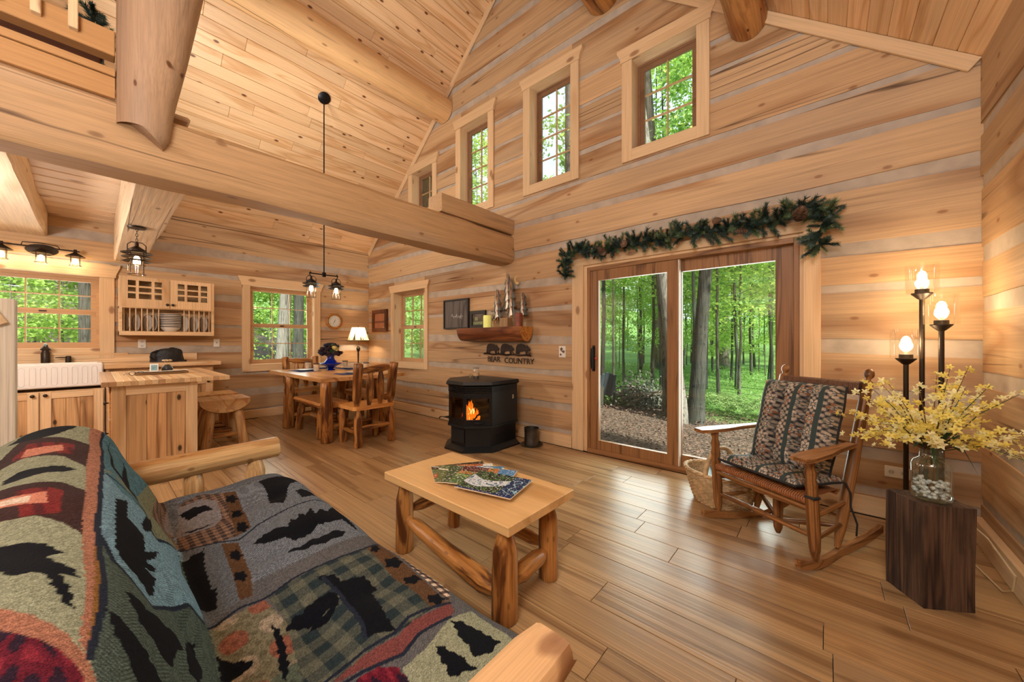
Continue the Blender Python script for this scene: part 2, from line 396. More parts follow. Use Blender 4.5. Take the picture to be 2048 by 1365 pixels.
# ---- log walls
def clip(poly,a,b,c):
    out=[];n=len(poly)
    for i in range(n):
        p,q=poly[i],poly[(i+1)%n]; dp=a*p[0]+b*p[1]-c; dq=a*q[0]+b*q[1]-c
        if dp<=0: out.append(p)
        if dp*dq<0:
            t=dp/(dp-dq); out.append((p[0]+(q[0]-p[0])*t,p[1]+(q[1]-p[1])*t))
    return out
def area(p): return abs(sum(p[i][0]*p[(i+1)%len(p)][1]-p[(i+1)%len(p)][0]*p[i][1] for i in range(len(p))))/2
def logwall(root,u0,u1,chinks,zb,zt,openings,fn,mat,planes=(),seed=0,depth=.2):
    """chinks: (z at u0, z at u1, height)"""
    rg=random.Random(seed)
    wob=lambda u,z,k:.012*mnoise.noise(Vector((u*1.1,z*3,k*9.1+seed)))+.005*mnoise.noise(Vector((u*5,z*3,k*3.3)))
    lines=[lambda u:zb]
    for ci,(a,b,h) in enumerate(chinks):
        for s in(-.5,.5):
            lines.append(lambda u,a=a,b=b,h=h,s=s,ci=ci:a+(b-a)*(u-u0)/(u1-u0)+s*h*(1+.25*mnoise.noise(Vector((u*.7,ci*5.,1.3+seed))))+wob(u,a,ci*2+(s>0)))
    lines.append(lambda u:zt)
    us=sorted(set([u0,u1]+[v for o in openings for v in o[:2]]))
    for k in range(len(lines)-1):
        lo,hi=lines[k],lines[k+1]; islog=k%2==0
        pend=[]
        def flush():
            if not pend:return
            a,b=pend[0][0],pend[-1][1]; l,h=pend[0][2],pend[0][3]; pend.clear()
            n=max(1,int((b-a)/.22)); U=[a+(b-a)*i/n for i in range(n+1)]
            poly=[(u,l(u)) for u in U]+[(u,h(u)) for u in U[::-1]]
            for P in planes: poly=clip(poly,*P)
            if len(poly)<3 or area(poly)<.0015:return
            d=rg.uniform(-.006,.006) if islog else .009+rg.uniform(-.002,.002)
            cu=sum(p[0] for p in poly)/len(poly); cz=sum(p[1] for p in poly)/len(poly)
            mb=MB()
            if islog:
                mb.prism(poly,d,depth,fn)
            else: mb.prism(poly,d,depth-.03,fn)
            part('log' if islog else 'chinking',mb,mat if islog else CHINK,root,smooth=0)
        for a,b in zip(us[:-1],us[1:]):
            ops=[o for o in openings if o[0]<b-1e-6 and o[1]>a+1e-6]
            um=(a+b)/2; iv=[(lo,hi,True)]
            for o in ops:
                nv=[]
                for l,h,full in iv:
                    lz,hz=l(um),h(um)
                    if o[3]<=lz or o[2]>=hz: nv.append((l,h,full)); continue
                    if o[2]>lz+.012: nv.append((l,lambda u,z=o[2]:z,False))
                    if o[3]<hz-.012: nv.append((lambda u,z=o[3]:z,h,False))
                iv=nv
            if len(iv)==1 and iv[0][2]: pend.append((a,b,lo,hi))
            else:
                flush()
                for l,h,_ in iv:
                    pend.append((a,b,l,h)); flush()
        flush()
OPW=[(4.94,6.905,-1,2.10),(.97,1.92,.86,2.15),(1.55,2.15,3.225,4.175),(2.83,3.43,3.225,4.49),(4.165,4.785,3.225,4.49),(5.505,6.135,3.225,4.175)]
wl=struct('wall_back')
CW=[(.19,.17,.05),(.50,.445,.09),(.88,.86,.085),(1.345,1.20,.115),(1.67,1.635,.06),(2.05,1.92,.09),(2.375,2.41,.085),(2.755,2.762,.072),(3.07,3.08,.05),(3.40,3.42,.045),(3.68,3.68,.04),(3.945,3.94,.04),(4.33,4.22,.06),(4.78,4.76,.085),(5.15,5.13,.09),(5.57,5.55,.1),(5.95,5.95,.09)]
RP=[(-SL,1,EZ-.005),(SL,1,EZ+SL*LX-.005)]
logwall(wl,-.02,LX+.02,CW,0,6.5,OPW,XZ,W_LOGX,RP,1)
wk=struct('wall_kitchen')
OPK=[(-4.52,-3.60,1.15,2.08),(-2.015,-1.035,.86,2.155)]
CK=[(.14,.14,.05),(.43,.43,.10),(.75,.77,.13),(1.13,1.125,.11),(1.475,1.48,.055),(1.91,1.91,.105),(2.243,2.25,.06),(2.57,2.59,.12)]
logwall(wk,YB-.1,-.001,CK,0,2.985,OPK,lambda u,v,d:(-d,u,v),W_LOGY,(),2)
part('sill_log_top',MB().box(-.2,0,YB-.1,0,2.992,EZ+.05),W_LOGY,wk)
wf=struct('wall_front')
CF=[(.3,.3,.06),(.75,.75,.08),(1.2,1.2,.08),(1.65,1.65,.08),(2.1,2.1,.08),(2.55,2.55,.08),(3.0,3.0,.08),(3.6,3.6,.08),(4.2,4.2,.08),(4.8,4.8,.08),(5.4,5.4,.08)]
logwall(wf,-.02,LX+.02,CF,0,6.5,[],lambda u,v,d:(u,YB-d,v),W_LOGX,RP,9)
wr=struct('wall_right')
CR=[(.25,.25,.06),(.61,.63,.08),(1.0,1.01,.09),(1.47,1.48,.085),(1.80,1.79,.10),(2.26,2.25,.085),(2.58,2.575,.075)]
logwall(wr,-5.4,-.001,CR,0,3.07,[],lambda u,v,d:(LX+d,u,v),W_LOGY,(),4)
# ---- ceiling boards on two slopes
ce=struct('ceiling')
ln=math.hypot(1,SL)
PX=LX/2
for side in(0,1):
    sg=1 if side==0 else -1; x0=0 if side==0 else LX
    ex=Vector((0,1,0)); ey=Vector((sg/ln,0,SL/ln)); ez=ex.cross(ey)
    up=ez if ez.z>0 else -ez
    # roof deck behind the boards, with overhanging eaves outside
    M=frameM(Vector((x0,0,EZ))+up*.03,ex,ey,ez)
    s=1 if ez.z>0 else -1
    part('roof_deck',MB().box(YB-.3,.75,-.9,PX*ln+.02,0,s*.12,M=M),plain('roof_deck',(92,74,58),.8),ce)
    rows=int(PX*ln/.138)+1
    rg=random.Random(11+side)
    for i in range(rows):
        a=i*.138; b=min(a+.138,PX*ln)
        y=YB-rg.uniform(0,1.2)
        while y<0:
            L_=rg.choice([1.1,1.5,1.9,2.4]); y1=min(y+L_,0)
            if 0-y1<.25:y1=0
            if y1>YB:
                ya=max(y,YB); cy=(ya+y1)/2
                o=part('board',MB().box(-(y1-ya)/2+.001,(y1-ya)/2-.001,.0012,b-a-.0012,0,s*.02,.004),CEILB,ce,smooth=0)
                o.matrix_local=frameM(Vector((x0,cy,EZ))+ey*a,ex,ey,ez)
            y=y1
# trim boards where the ceiling meets the gable wall
n_=1
for sg,x0 in((1,0),(-1,LX)):
    ex=Vector((sg/ln,0,SL/ln)); ez=Vector((0,-1,0)); ey=ez.cross(ex)
    if ey.z>0: ey=-ey
    o=part(f'trim_{n_}',MB().box(.0,PX*ln,.002,.085,0,.022,.003),T_X); o.matrix_local=frameM(Vector((x0,-.004,EZ)),ex,ey,ez) if True else 0
    o['kind']='structure'; n_+=1
# baseboards
b=part('baseboard_back',MB().box(0,4.79,-.022,0,0,.135,.004),T_X); b['kind']='structure'
b=part('baseboard_back_corner',MB().box(6.985,LX,-.022,0,0,.135,.004),T_X); b['kind']='structure'
b=part('baseboard_kitchen',MB().box(0,.022,-2.5,-.022,0,.135,.004),T_Y); b['kind']='structure'
b=part('baseboard_right',MB().box(LX-.04,LX,YB,-.022,0,.15,.006),T_Y); b['kind']='structure'

# ---- windows (local x along the wall, local +y outwards)
DARKSASH=wood('sash_dark_x',axis='X',lt=(134,98,70),dk=(116,82,56),knots=0,rings=3,vary=.04,streak=.1)
LIGHTSASH=wood('sash_light_x',axis='X',lt=(196,156,114),dk=(180,138,98),knots=0,rings=3,vary=.04,streak=.1)
def window(name,u0,u1,z0,z1,sashes,cols,rows,rotz=0,sashm=DARKSASH,loc=(0,0,0),casew=.11,dep=.13,apron=True,sill=False,hood=True,bar=.012,sashw=.045):
    w=struct(name,loc,rotz)
    part('casing',MB().box(u0-casew,u0,-.024,.002,z0-casew*1.05,z1,.003),T_Z,w)
    part('casing',MB().box(u1,u1+casew,-.024,.002,z0-casew*1.05,z1,.003),T_Z,w)
    part('casing',MB().box(u0-.003,u1+.003,-.026,.002,z0-casew*1.05,z0,.003),T_X,w)
    h=casew*1.3; e=.05
    poly=[(u0-casew-.012,z1),(u1+casew+.012,z1),(u1+casew+.012,z1+h*.22),(u1+casew+e,z1+h*.8),(u1+casew+e,z1+h),(u0-casew-e,z1+h),(u0-casew-e,z1+h*.8),(u0-casew-.012,z1+h*.22)]
    part('head_casing',MB().prism(poly,-.032,.002,XZ),T_X,w,smooth=0)
    t=.018
    part('jamb',MB().box(u0-t,u0,.0,dep+.06,z0,z1),T_Z,w); part('jamb',MB().box(u1,u1+t,.0,dep+.06,z0,z1),T_Z,w)
    part('head_jamb',MB().box(u0,u1,.0,dep+.06,z1-.001,z1+t),T_X,w)
    part('stool',MB().box(u0,u1,-.004,dep+.06,z0-t,z0+.004,.002),T_X,w)
    H=(z1-z0-.008); n=sashes
    f=.028; fr=MB().hoop(u0,u1,z0,z1,f,f,f,f,dep,dep+.055)
    part('frame',fr,sashm,w)
    for k in range(n):
        a=z0+f+(z1-z0-2*f)*k/n-(.012 if k else 0); b=z0+f+(z1-z0-2*f)*(k+1)/n+(.012 if k<n-1 else 0)
        yy=dep+.004+(.022 if k else 0); l,r=u0+f,u1-f; sw=sashw
        s=MB().hoop(l,r,a,b,sw,sw,sw,sw,yy,yy+.028)
        so=part('sash',s,sashm,w)
        gl,gr,ga,gb=l+sw,r-sw,a+sw,b-sw
        for i in range(1,cols):
            x=gl+(gr-gl)*i/cols; part('muntin',MB().box(x-bar/2,x+bar/2,yy+.004,yy+.026,ga,gb),LIGHTSASH,so)
        for i in range(1,rows):
            z=ga+(gb-ga)*i/rows; part('muntin',MB().box(gl,gr,yy+.005,yy+.025,z-bar/2,z+bar/2),LIGHTSASH,so)
        g=MB().box(gl-.004,gr+.004,yy+.013,yy+.017,ga-.004,gb+.004); part('pane',g,GLASS,so,smooth=0)
        if k==0 and n==2:
            lk=MB().box((l+r)/2-.03,(l+r)/2+.03,yy-.012,yy,b-.02,b-.004,.003); part('latch',lk,BRONZE,so)
    return w
window('window_1',1.56,2.14,3.235,4.165,1,2,3)
window('window_2',2.84,3.42,3.235,4.48,1,2,4)
window('window_3',4.175,4.775,3.235,4.48,1,2,4)
window('window_4',5.515,6.125,3.235,4.165,1,2,3)
window('window_5',.98,1.91,.87,2.14,2,3,2,casew=.10,sashm=LIGHTSASH)
window('window_6',-2.006,-1.044,.87,2.146,2,3,2,rotz=PI/2,sashm=LIGHTSASH,dep=.09)
window('window_7',-4.51,-3.61,1.16,2.07,2,3,2,rotz=PI/2,sashm=LIGHTSASH,dep=.09,casew=.13)
# ---- sliding glass door
d=struct('door_1')
part('casing',MB().box(4.80,4.945,-.024,.004,0,2.11,.003),T_Z,d)
part('casing',MB().box(6.895,7.0,-.024,.004,0,2.11,.003),T_Z,d)
part('head_casing',MB().box(4.79,7.01,-.028,.004,2.105,2.19,.003),T_X,d)
part('jamb',MB().box(4.945,4.985,-.0,.2,0,2.10),T_Z,d); part('jamb',MB().box(6.872,6.896,0,.2,0,2.10),T_Z,d)
part('head_jamb',MB().box(4.985,6.872,0,.2,2.08,2.104),T_X,d)
part('side_frame',MB().box(4.985,5.02,-.004,.16,0,2.08,.003),O_Z,d); part('side_frame',MB().box(6.835,6.872,-.004,.16,0,2.08,.003),O_Z,d)
part('head_frame',MB().box(5.02,6.835,-.004,.16,2.035,2.08,.003),O_X,d)
part('sill',MB().box(4.985,6.872,-.012,.2,-.005,.045,.004),O_X,d)
def panel(name,l,r,y0,sl,sr):
    p=part(name,MB().hoop(l,r,.045,2.035,sl,sr,.10,.11,y0,y0+.045),O_Z,d)
    part('pane',MB().box(l+sl-.004,r-sr+.004,y0+.02,y0+.025,.14,1.93),GLASS,p,smooth=0)
    return p
p1=panel('sliding_panel',5.02,5.955,.012,.10,.10)
panel('fixed_panel',5.94,6.835,.075,.03,.125)
part('weatherstrip',MB().box(5.955,5.966,.02,.07,.045,2.035),plain('weatherstrip',(222,214,200),.6),d)
h=part('handle',MB().tube([(5.062,.012,.93),(5.062,-.03,.95),(5.062,-.036,1.02),(5.062,-.036,1.10),(5.062,-.03,1.16),(5.062,.012,1.18)],[.011,.013,.014,.014,.013,.011],8).box(5.045,5.08,.004,.014,.91,1.2,.004),BLACK,p1)
part('latch_tab',MB().box(5.085,5.105,-.012,.012,1.045,1.065,.003),plain('red_tab',(190,50,30),.4),p1)
# ---- tie beam, stub, post, purlins, joists
def hewn(name,axis,a0,a1,u0,u1,z0,z1,mat,label,seed,wob=.014,ch=.03):
    mb=MB(); n=int((a1-a0)/.16)+1
    prof=[(u0+ch,z0),(u1-ch,z0),(u1,z0+ch*1.3),(u1,z1-ch),(u1-ch,z1),(u0+ch,z1),(u0,z1-ch),(u0,z0+ch*1.3)]
    sub=[]
    for i in range(8):
        p,q=prof[i],prof[(i+1)%8]; k=4 if i%2==0 else 1
        sub+=[(p[0]+(q[0]-p[0])*j/k,p[1]+(q[1]-p[1])*j/k) for j in range(k)]
    K=len(sub); vs=[];fs=[]
    for i in range(n+1):
        a=a0+(a1-a0)*i/n
        for j,(u,z) in enumerate(sub):
            f=mnoise.noise(Vector((a*1.2,u*3+seed,z*3)))*wob+mnoise.noise(Vector((a*4,u*7+seed,z*7)))*wob*.4
            uu=u+f*(1 if u>(u0+u1)/2 else -1); zz=z+f*(1 if z>(z0+z1)/2 else -1)
            vs.append((uu,a,zz) if axis=='Y' else (a,uu,zz))
    for i in range(n):
        for j in range(K):
            fs.append((i*K+j,i*K+(j+1)%K,(i+1)*K+(j+1)%K,(i+1)*K+j))
    fs+= [tuple(range(K))[::-1],tuple(range(n*K,n*K+K))]
    mb.add(vs,fs); o=part(name,mb,mat,smooth=.7); return tag(o,label,'beam')
TBEAM=wood('tie_beam_wood',axis='Y',**dict(BEAM,lt=(186,148,106),dk=(160,120,78)))
hewn('tie_beam','Y',YB,0,3.62,3.9,2.275,2.65,TBEAM,'long square hewn timber tie beam crossing the room to the log wall',3,.02,.035)
hewn('stub_beam','Y',-1.2,0,3.66,3.9,2.66,2.86,TBEAM,'short hewn timber with a long crack lying on top of the tie beam',8,.008,.012)
POSTM=wood('post_wood',axis='Z',**dict(BEAM,lt=(176,140,108),dk=(150,112,80),grey=.7,greycol=(142,120,104),knots=.9,ksc=2.2))
o=part('log_post',MB().tube([(3.9,-3.574+r,z) for r,z in((.108,2.50),(.114,2.508),(.125,2.7),(.155,3.0),(.178,3.3),(.195,3.52),(.205,3.9),(.21,4.6),(.21,5.9))],[.108,.114,.125,.155,.178,.195,.205,.21,.21],24,bump=.06,seed=4),POSTM,smooth=.9); tag(o,'thick tapered log post rising from the tie beam to the roof','post')
PURL=wood('purlin_log',axis='Z',lt=(206,150,88),dk=(168,108,56),knots=.9,knotcol=(70,40,20),rings=5,along=.8,across=5,vary=.02,dark=.5,darkcol=(130,76,36),ksc=3.2,knotsize=.06,rough=.45)
PURLP=wood('purlin_pale',axis='Z',**dict(BEAM,lt=(228,182,128),dk=(200,148,94),grey=.5,greycol=(176,140,104)))
for (x,z,r,lab,m) in((2.45,4.90,.185,'left log purlin under the pine ceiling slope, above the dining table',PURLP),(5.2,5.02,.19,'reddish brown log purlin near the ridge, ending above the third upper window',FLOGZ),(6.53,3.95,.135,'knotty round log purlin ending right of the rightmost upper window',PURL)):
    o=log('log_purlin',(x,0.0,z),(x,YB,z),r,r*1.05,m,n=18,bump=.05); tag(o,lab,'beam')
JOIST=wood('joist_pale',axis='X',**dict(BEAM,lt=(230,204,170),dk=(208,174,134),grey=.2))
hewn('floor_joist','X',.0,3.62,-3.49,-3.22,2.30,2.76,JOIST,'hewn joist holding the loft floor, with the lantern pendant hanging under it',5,.007,.015)
hewn('floor_joist','X',.0,3.62,-4.42,-4.02,2.50,2.76,JOIST,'rough axe-marked joist under the loft above the kitchen sink',6,.016,.02)
LOFTB=wood('loft_pine',axis='Y',**dict(TRIMP,lt=(228,200,170),dk=(212,178,142)))
# loft floor seen from below
for i in range(16):
    x=i*.232+.0
    o=part('loft_board' ,MB().box(-.112,.112,-1.05,1.05,0,.03,.012),LOFTB,ce,loc=(x+.116,-4.27,2.762),smooth=0)
tag(part('loft_floor',MB().box(.0,3.60,-5.3,-3.22,2.795,2.83),T_Y),'pine loft floor edge above the kitchen','floor')
rl=thing('loft_railing','pine loft railing with flat balusters left of the log post','railing')
RLW=wood('rail_pine',axis='Y',**dict(TRIMP,lt=(182,134,84),dk=(160,112,64)))
part('fascia_board',MB().box(3.885,3.915,YB,-3.577,2.655,2.775,.003),RLW,rl)
part('floor_edge',MB().box(3.80,3.925,YB,-3.577,2.778,2.822,.003),RLW,rl)
part('bottom_rail',MB().box(3.80,3.89,YB,-3.577,2.915,3.06,.004),RLW,rl)
part('top_rail',MB().box(3.80,3.89,YB,-3.577,3.70,3.80,.004),T_Y,rl)
for k in range(7):
    y=-3.715-.125*k
    part('baluster',MB().box(3.888,3.925,y-.036,y+.0,2.965,3.78,.003),T_Z,rl)
o=part('cedar_chest',MB().box(-.25,.25,-.42,.32,0,.42,.01).box(-.27,.27,-.44,.34,.42,.46,.008),wood('dark_cedar',axis='Y',lt=(92,48,24),dk=(60,28,14),knots=0,vary=.03),loc=(3.1,-3.95,2.832)); tag(o,'dark brown wooden chest on the loft floor behind the railing','chest')
PAT=[["grayherr",[5133,833,5220,723,5654,757,5723,845,5489,845]],["brown",[4653,612,4693,568,5179,615,5202,674,4936,649]],["check",[4650,781,4581,696,4653,612,5197,669,5199,715,5165,843,4994,828]],["fish",[4688,791,4656,701,4731,652,4928,669,5020,708,5020,764,5014,828]],["brown",[5220,723,5269,678,5541,701,5659,725,5654,757,5489,742]],["plaidred",[5723,845,5706,708,5856,691,6099,730,5966,845,5827,845]],["plaidgreen",[5697,698,5700,514,5703,365,6165,407,6171,532,6154,607,6154,688,6099,730,5856,691]],["brown",[5700,370,5703,311,6186,360,6165,407,5902,397]],["checkw",[5674,291,5714,289,6105,287,6180,355]],["red",[6154,688,6154,607,6177,527,6165,475,6180,355,6217,367,6226,394,6212,487,6235,549,6186,632,6171,674]],["sage",[6267,571,6267,500,6235,404,6246,326,6391,333,6429,340,6452,490,6322,588]],["wine",[6200,652,6212,605,6252,576,6304,576,6333,595,6235,669]],["black",[4688,465,4662,404,4630,294,4783,289,4884,289,4789,289,4884,380,5023,434,5081,460,5020,502,4884,475,4783,465]],["black",[4962,372,4954,336,5017,289,5052,287,5081,380]],["black",[5561,328,5480,311,5223,287,5312,355,5269,372,5321,409,5234,399,5301,443,5263,456,5321,485,5286,495,5341,524,5306,549,5306,603,5332,647,5385,598,5399,554,5454,536,5451,502,5439,475,5402,431,5413,377,5419,333]],["black",[5506,585,5500,554,5515,532,5486,492,5489,463,5486,434,5483,394,5535,372,5564,404,5552,429,5567,465,5541,500,5546,536]],["black",[5743,571,5789,524,5836,524,5862,463,5940,458,5948,478,6018,495,6090,512,6157,522,6131,549,6110,581,6061,566,5986,556,5894,551,5801,561]],["black",[5882,703,5850,669,5856,649,5844,622,5847,598,5847,573,5876,554,5920,568,5902,600,5908,625,5911,656]],["black",[5920,659,5905,632,5908,603,5908,576,5934,593,5934,632]],["black",[5269,845,5225,808,5234,786,5202,774,5344,794,5442,799,5529,803,5523,791,5642,811,5616,845,5512,845]],["black",[5850,845,5847,840,5870,833,5888,823,5922,786,5943,803,5940,828,5957,845,5905,845]],["black",[5830,723,5868,713,5934,718,6003,732,6047,754,5989,750,5928,735]],["black",[4777,796,4728,740,4742,696,4829,681,4821,725,4867,774]],["black",[4980,818,5006,779,4991,730,4971,701,4985,750,4980,799]],["black",[6243,402,6264,385,6296,380,6313,375,6351,372,6362,370,6397,367,6397,394,6403,412,6388,429,6388,446,6359,438,6339,431,6313,431,6284,419]],["black",[6281,487,6301,475,6336,470,6353,463,6391,468,6411,463,6394,492,6382,519,6353,507,6330,505]],["black",[4815,578,4821,593,4841,600,4841,610,4809,615,4797,627,4766,620,4742,615,4711,610,4737,600,4725,588,4754,583,4783,585]],["black",[5003,598,5003,610,5020,617,5020,627,4991,630,4977,642,4954,637,4933,632,4904,627,4928,617,4919,605,4945,600,4971,603]],["black",[5173,617,5176,630,5194,637,5194,647,5168,649,5156,659,5133,654,5116,649,5087,644,5107,634,5098,625,5121,620,5144,622]],["black",[5382,688,5385,698,5396,703,5399,713,5376,715,5367,725,5344,720,5330,718,5309,715,5327,705,5318,696,5338,691,5359,693]],["black",[5546,708,5549,718,5561,723,5561,732,5541,735,5532,745,5512,740,5497,737,5474,735,5492,725,5486,715,5506,710,5523,713]],["black",[5743,333,5752,348,5766,358,5769,367,5752,365,5749,375,5732,365,5723,360,5703,350,5711,343,5697,326,5708,326,5729,333]],["black",[5894,328,5899,350,5911,363,5908,375,5891,377,5879,392,5865,382,5853,377,5836,367,5853,355,5844,336,5859,328,5876,336]],["black",[6029,345,6029,363,6035,372,6032,385,6018,387,6006,399,5995,392,5986,387,5975,380,5989,367,5986,353,5998,345,6012,350]],["black",[6157,350,6157,367,6163,377,6160,389,6142,389,6134,402,6125,394,6116,389,6105,382,6116,370,6116,355,6128,350,6139,355]],["line",[5165,843,5202,720,5243,671,5188,595,5159,465,5144,345,5194,289]],["line",[5729,845,5691,764,5706,701,5688,615,5697,517,5706,409,5694,289]],["line",[6108,583,6061,566,5986,556,5882,551,5769,556]],["line",[6139,698,6142,603,6163,527,6145,475,6154,426,6177,353]],["line",[6183,676,6194,632,6235,549,6215,487,6229,394]],["teal",[4439,1264,4502,1252,4320,1146,4300,990,4300,862,5353,1124,5518,1225,5280,1266]],["sagedk",[5260,1269,5228,1254,5350,1198,5353,1124,5445,1058,5275,899,5205,850,4948,872,4367,850,4367,916,5257,1112]],["check",[4303,855,4459,828,4714,828,5144,838,5278,990]],["fish",[4653,830,4737,828,4994,830,4910,852]],["blue",[5318,1279,5289,1264,5454,1222,5434,1134,5419,1053,5205,850,5706,896,5772,899,5830,997,6061,1168,6018,1208,5963,1257,5839,1288,5567,1284]],["greenherr",[5862,1288,5972,1257,6027,1208,6067,1168,5850,1004,5798,904,6134,1002,6368,1281,6301,1291,6168,1281,6018,1279]],["black",[5546,1247,5535,1232,5503,1210,5651,1215,5671,1188,5700,1168,5798,1166,5723,1117,5787,1132,5844,1166,5839,1129,5868,1141,5885,1171,5888,1134,5986,1149,6009,1168,5975,1178,5963,1200,5946,1235,5899,1254,5717,1252]],["black",[5601,1163,5460,1129,5350,1073,5419,1053,5604,1097,5567,1117,5645,1154]],["black",[4552,1225,5066,1217,5092,1178,4670,1132,5029,1129,5359,1144,5298,1195,5090,1235]],["black",[6180,1276,6189,1266,6197,1254,6220,1239,6243,1198,6267,1176,6290,1161,6342,1222,6307,1230,6272,1244,6252,1257,6235,1266]],["black",[6096,1244,6093,1215,6113,1198,6096,1173,6096,1134,6084,1107,6110,1083,6151,1112,6215,1134,6206,1168,6189,1195,6183,1217,6145,1230]],["black",[5980,1029,5928,958,6047,972,6171,1039,6163,1073,6090,1070]],["line",[5289,1264,5379,1200,5385,1129,5431,1056,5214,850]],["line",[5844,1288,5969,1257,6024,1208,6064,1168,5841,1002,5789,901]],["redst",[4913,1526,4852,1516,4633,1487,4731,1377,4844,1303,5246,1306,5075,1364,4985,1457,5061,1494,5121,1502]],["pink",[4948,1465,4832,1462,4861,1372,4991,1367,4988,1430]],["redst",[5480,1467,5419,1457,5437,1401,5468,1352,5561,1310,5870,1308,5789,1340,5732,1381,5729,1426,5775,1435]],["pink",[5575,1457,5538,1445,5552,1399,5552,1377,5662,1369,5625,1435,5662,1448]],["cream",[5593,1455,5558,1443,5567,1399,5633,1396,5607,1438,5651,1448]],["black",[4612,1524,4505,1477,4526,1399,4482,1350,4563,1350,4653,1394,4690,1440,4673,1479]],["black",[5225,1477,5171,1448,5185,1399,5208,1359,5272,1330,5306,1357,5278,1391,5283,1411,5312,1438,5315,1467]],["black",[5891,1426,5873,1411,5879,1384,5902,1357,5960,1332,5972,1352,6003,1340,6032,1323,6087,1310,6076,1325,6061,1335,6142,1318,6189,1315,6174,1323,6108,1342,6064,1350,6047,1364,6047,1386,6012,1399,6009,1413]],["salmon",[6142,1394,6157,1384,6186,1357,6226,1330,6275,1306,6313,1291,6368,1281,6417,1281,6371,1369]],["wine",[6197,1389,6209,1379,6264,1335,6310,1308,6368,1288,6417,1284,6371,1369]],["salmon",[4421,1313,4398,1269,4737,1264,5211,1271,5567,1284,5815,1288,6018,1279,6168,1281,6301,1293,6264,1306,6134,1303,5743,1313,5263,1310,4864,1303]],["gold",[5815,1288,5966,1284,6056,1284,6171,1286,6296,1296]],["line",[4398,1269,4728,1261,5211,1271,5567,1284,5815,1288,6018,1279,6168,1281,6301,1293]]]
def couch_profile():
    # (y,z,region) from front hem over the seat, up the back, over its top, down behind
    P=np.array([(-2.875,.16),(-2.872,.30),(-2.88,.40),(-2.925,.458),(-3.02,.474),(-3.15,.465),(-3.34,.445),(-3.44,.448),(-3.475,.50),(-3.525,.62),(-3.58,.735),(-3.62,.805),(-3.665,.845),(-3.74,.868),(-3.82,.862),(-3.90,.825),(-3.96,.75),(-4.0,.62),(-4.02,.40),(-4.02,.2)])
    # Catmull-Rom resample
    out=[]
    n=len(P)
    for i in range(n-1):
        p0=P[max(i-1,0)];p1=P[i];p2=P[i+1];p3=P[min(i+2,n-1)]
        for t in np.linspace(0,1,12,endpoint=False):
            out.append(.5*((2*p1)+(-p0+p2)*t+(2*p0-5*p1+4*p2-p3)*t*t+(-p0+3*p1-3*p2+p3)*t**3))
    out.append(P[-1]); Q=np.array(out)
    s=np.concatenate([[0],np.cumsum(np.hypot(*np.diff(Q,axis=0).T))])
    return Q,s
# ================================================================ SOFA AND BLANKET
so=thing('futon_sofa','peeled-log futon sofa under the wildlife blanket in the foreground','sofa',(0,0,0))
log('arm_log',(4.37,-3.95,.555),(4.43,-2.90,.59),.068,.062,FLOGP,so,n=18,bump=.04)
for (x,y,r) in((4.40,-3.30,.046),(4.425,-3.02,.05)):
    log('arm_post',(x,y,0 if y>-3.1 else .25),(x,y,.56),r,r*1.02,FLOGP,so,neck1=.08,n=14,bump=.04)
log('rear_leg',(4.39,-3.92,0),(4.39,-3.92,.55),.05,.05,FLOGP,so)
mb=MB(); prof=[]
for k in range(20):
    a=2*PI*k/20; prof.append((.066*math.cos(a)*(.95),min(.058*math.sin(a),.040)))
vs=[];n=14
for i in range(n+1):
    y=-2.985-1.0*i/n
    for (u,v) in prof:
        q=.86 if i==0 else 1
        vs.append((6.565+u*q+.004*mnoise.noise(Vector((u*9,y*3,1))),y+(.02*(1 if v<0 else 0) if i==0 else 0),.565+v*q))
fs=[(i*20+k,i*20+(k+1)%20,(i+1)*20+(k+1)%20,(i+1)*20+k) for i in range(n) for k in range(20)]+[tuple(range(20))[::-1],tuple(range(n*20,n*20+20))]
mb.add(vs,fs); part('arm_log',mb,wood('arm_pine_y',axis='Y',**dict(TRIMP,lt=(226,184,136),dk=(198,146,96))),so)
for y in(-3.06,-3.9): log('arm_post',(6.56,y,0),(6.56,y,.535),.05,.05,FLOGP,so,neck1=.06)
for y,z in((-2.86,.24),(-3.40,.24)): log('seat_rail',(4.42,y-.04,z),(6.56,y-.04,z),.045,.045,FLOGZ,so)
part('mattress',MB().box(4.5,6.46,-3.36,-2.90,.27,.385,.03),plain('mattress',(70,70,66),.9),so)
part('back_mattress',MB().box(4.5,6.46,-3.98,-3.72,.30,.72,.04),plain('mattress',(70,70,66),.9),so)
Q,S=couch_profile(); NU,NV=560,680
uu=7.03-np.geomspace(2.57,.545,NU+1); ss=np.linspace(0,S[-1],NV+1)
U,SS=np.meshgrid(uu,ss); Yg=np.interp(SS,S,Q[:,0]); Zg=np.interp(SS,S,Q[:,1])
dYs=np.gradient(Q[:,0],S);dZs=np.gradient(Q[:,1],S)
ny=np.interp(SS,S,dZs);nz_=np.interp(SS,S,-dYs); ln_=np.hypot(ny,nz_)+1e-9; ny/=ln_;nz_/=ln_
h=np.zeros_like(U)
for fx,fs_,a,p in((5.1,3.3,.010,.3),(11,6,.006,1.2),(2.2,9,.007,2.1),(19,13,.0025,.7),(7,17,.003,2.9)): h+=a*np.sin(fx*U+p+1.3*np.sin(fs_*SS*.6))*np.sin(fs_*SS+p*2+.8*np.sin(fx*U*.5))
for tx in(4.95,5.45,5.95):      # tufts
    for ts,w in((.45,.05),(.64,.05),(1.01,.05)): h-=.022*np.exp(-((U-tx)**2+(SS-ts)**2)/(2*w*w))
edge=np.minimum(U-4.46,6.485-U); h-=.05*np.exp(-(edge/.035)**2)
h-=.012*np.exp(-((SS-.84)/.03)**2)
Yw=Yg+h*ny*1.0; Zw=Zg+h*nz_
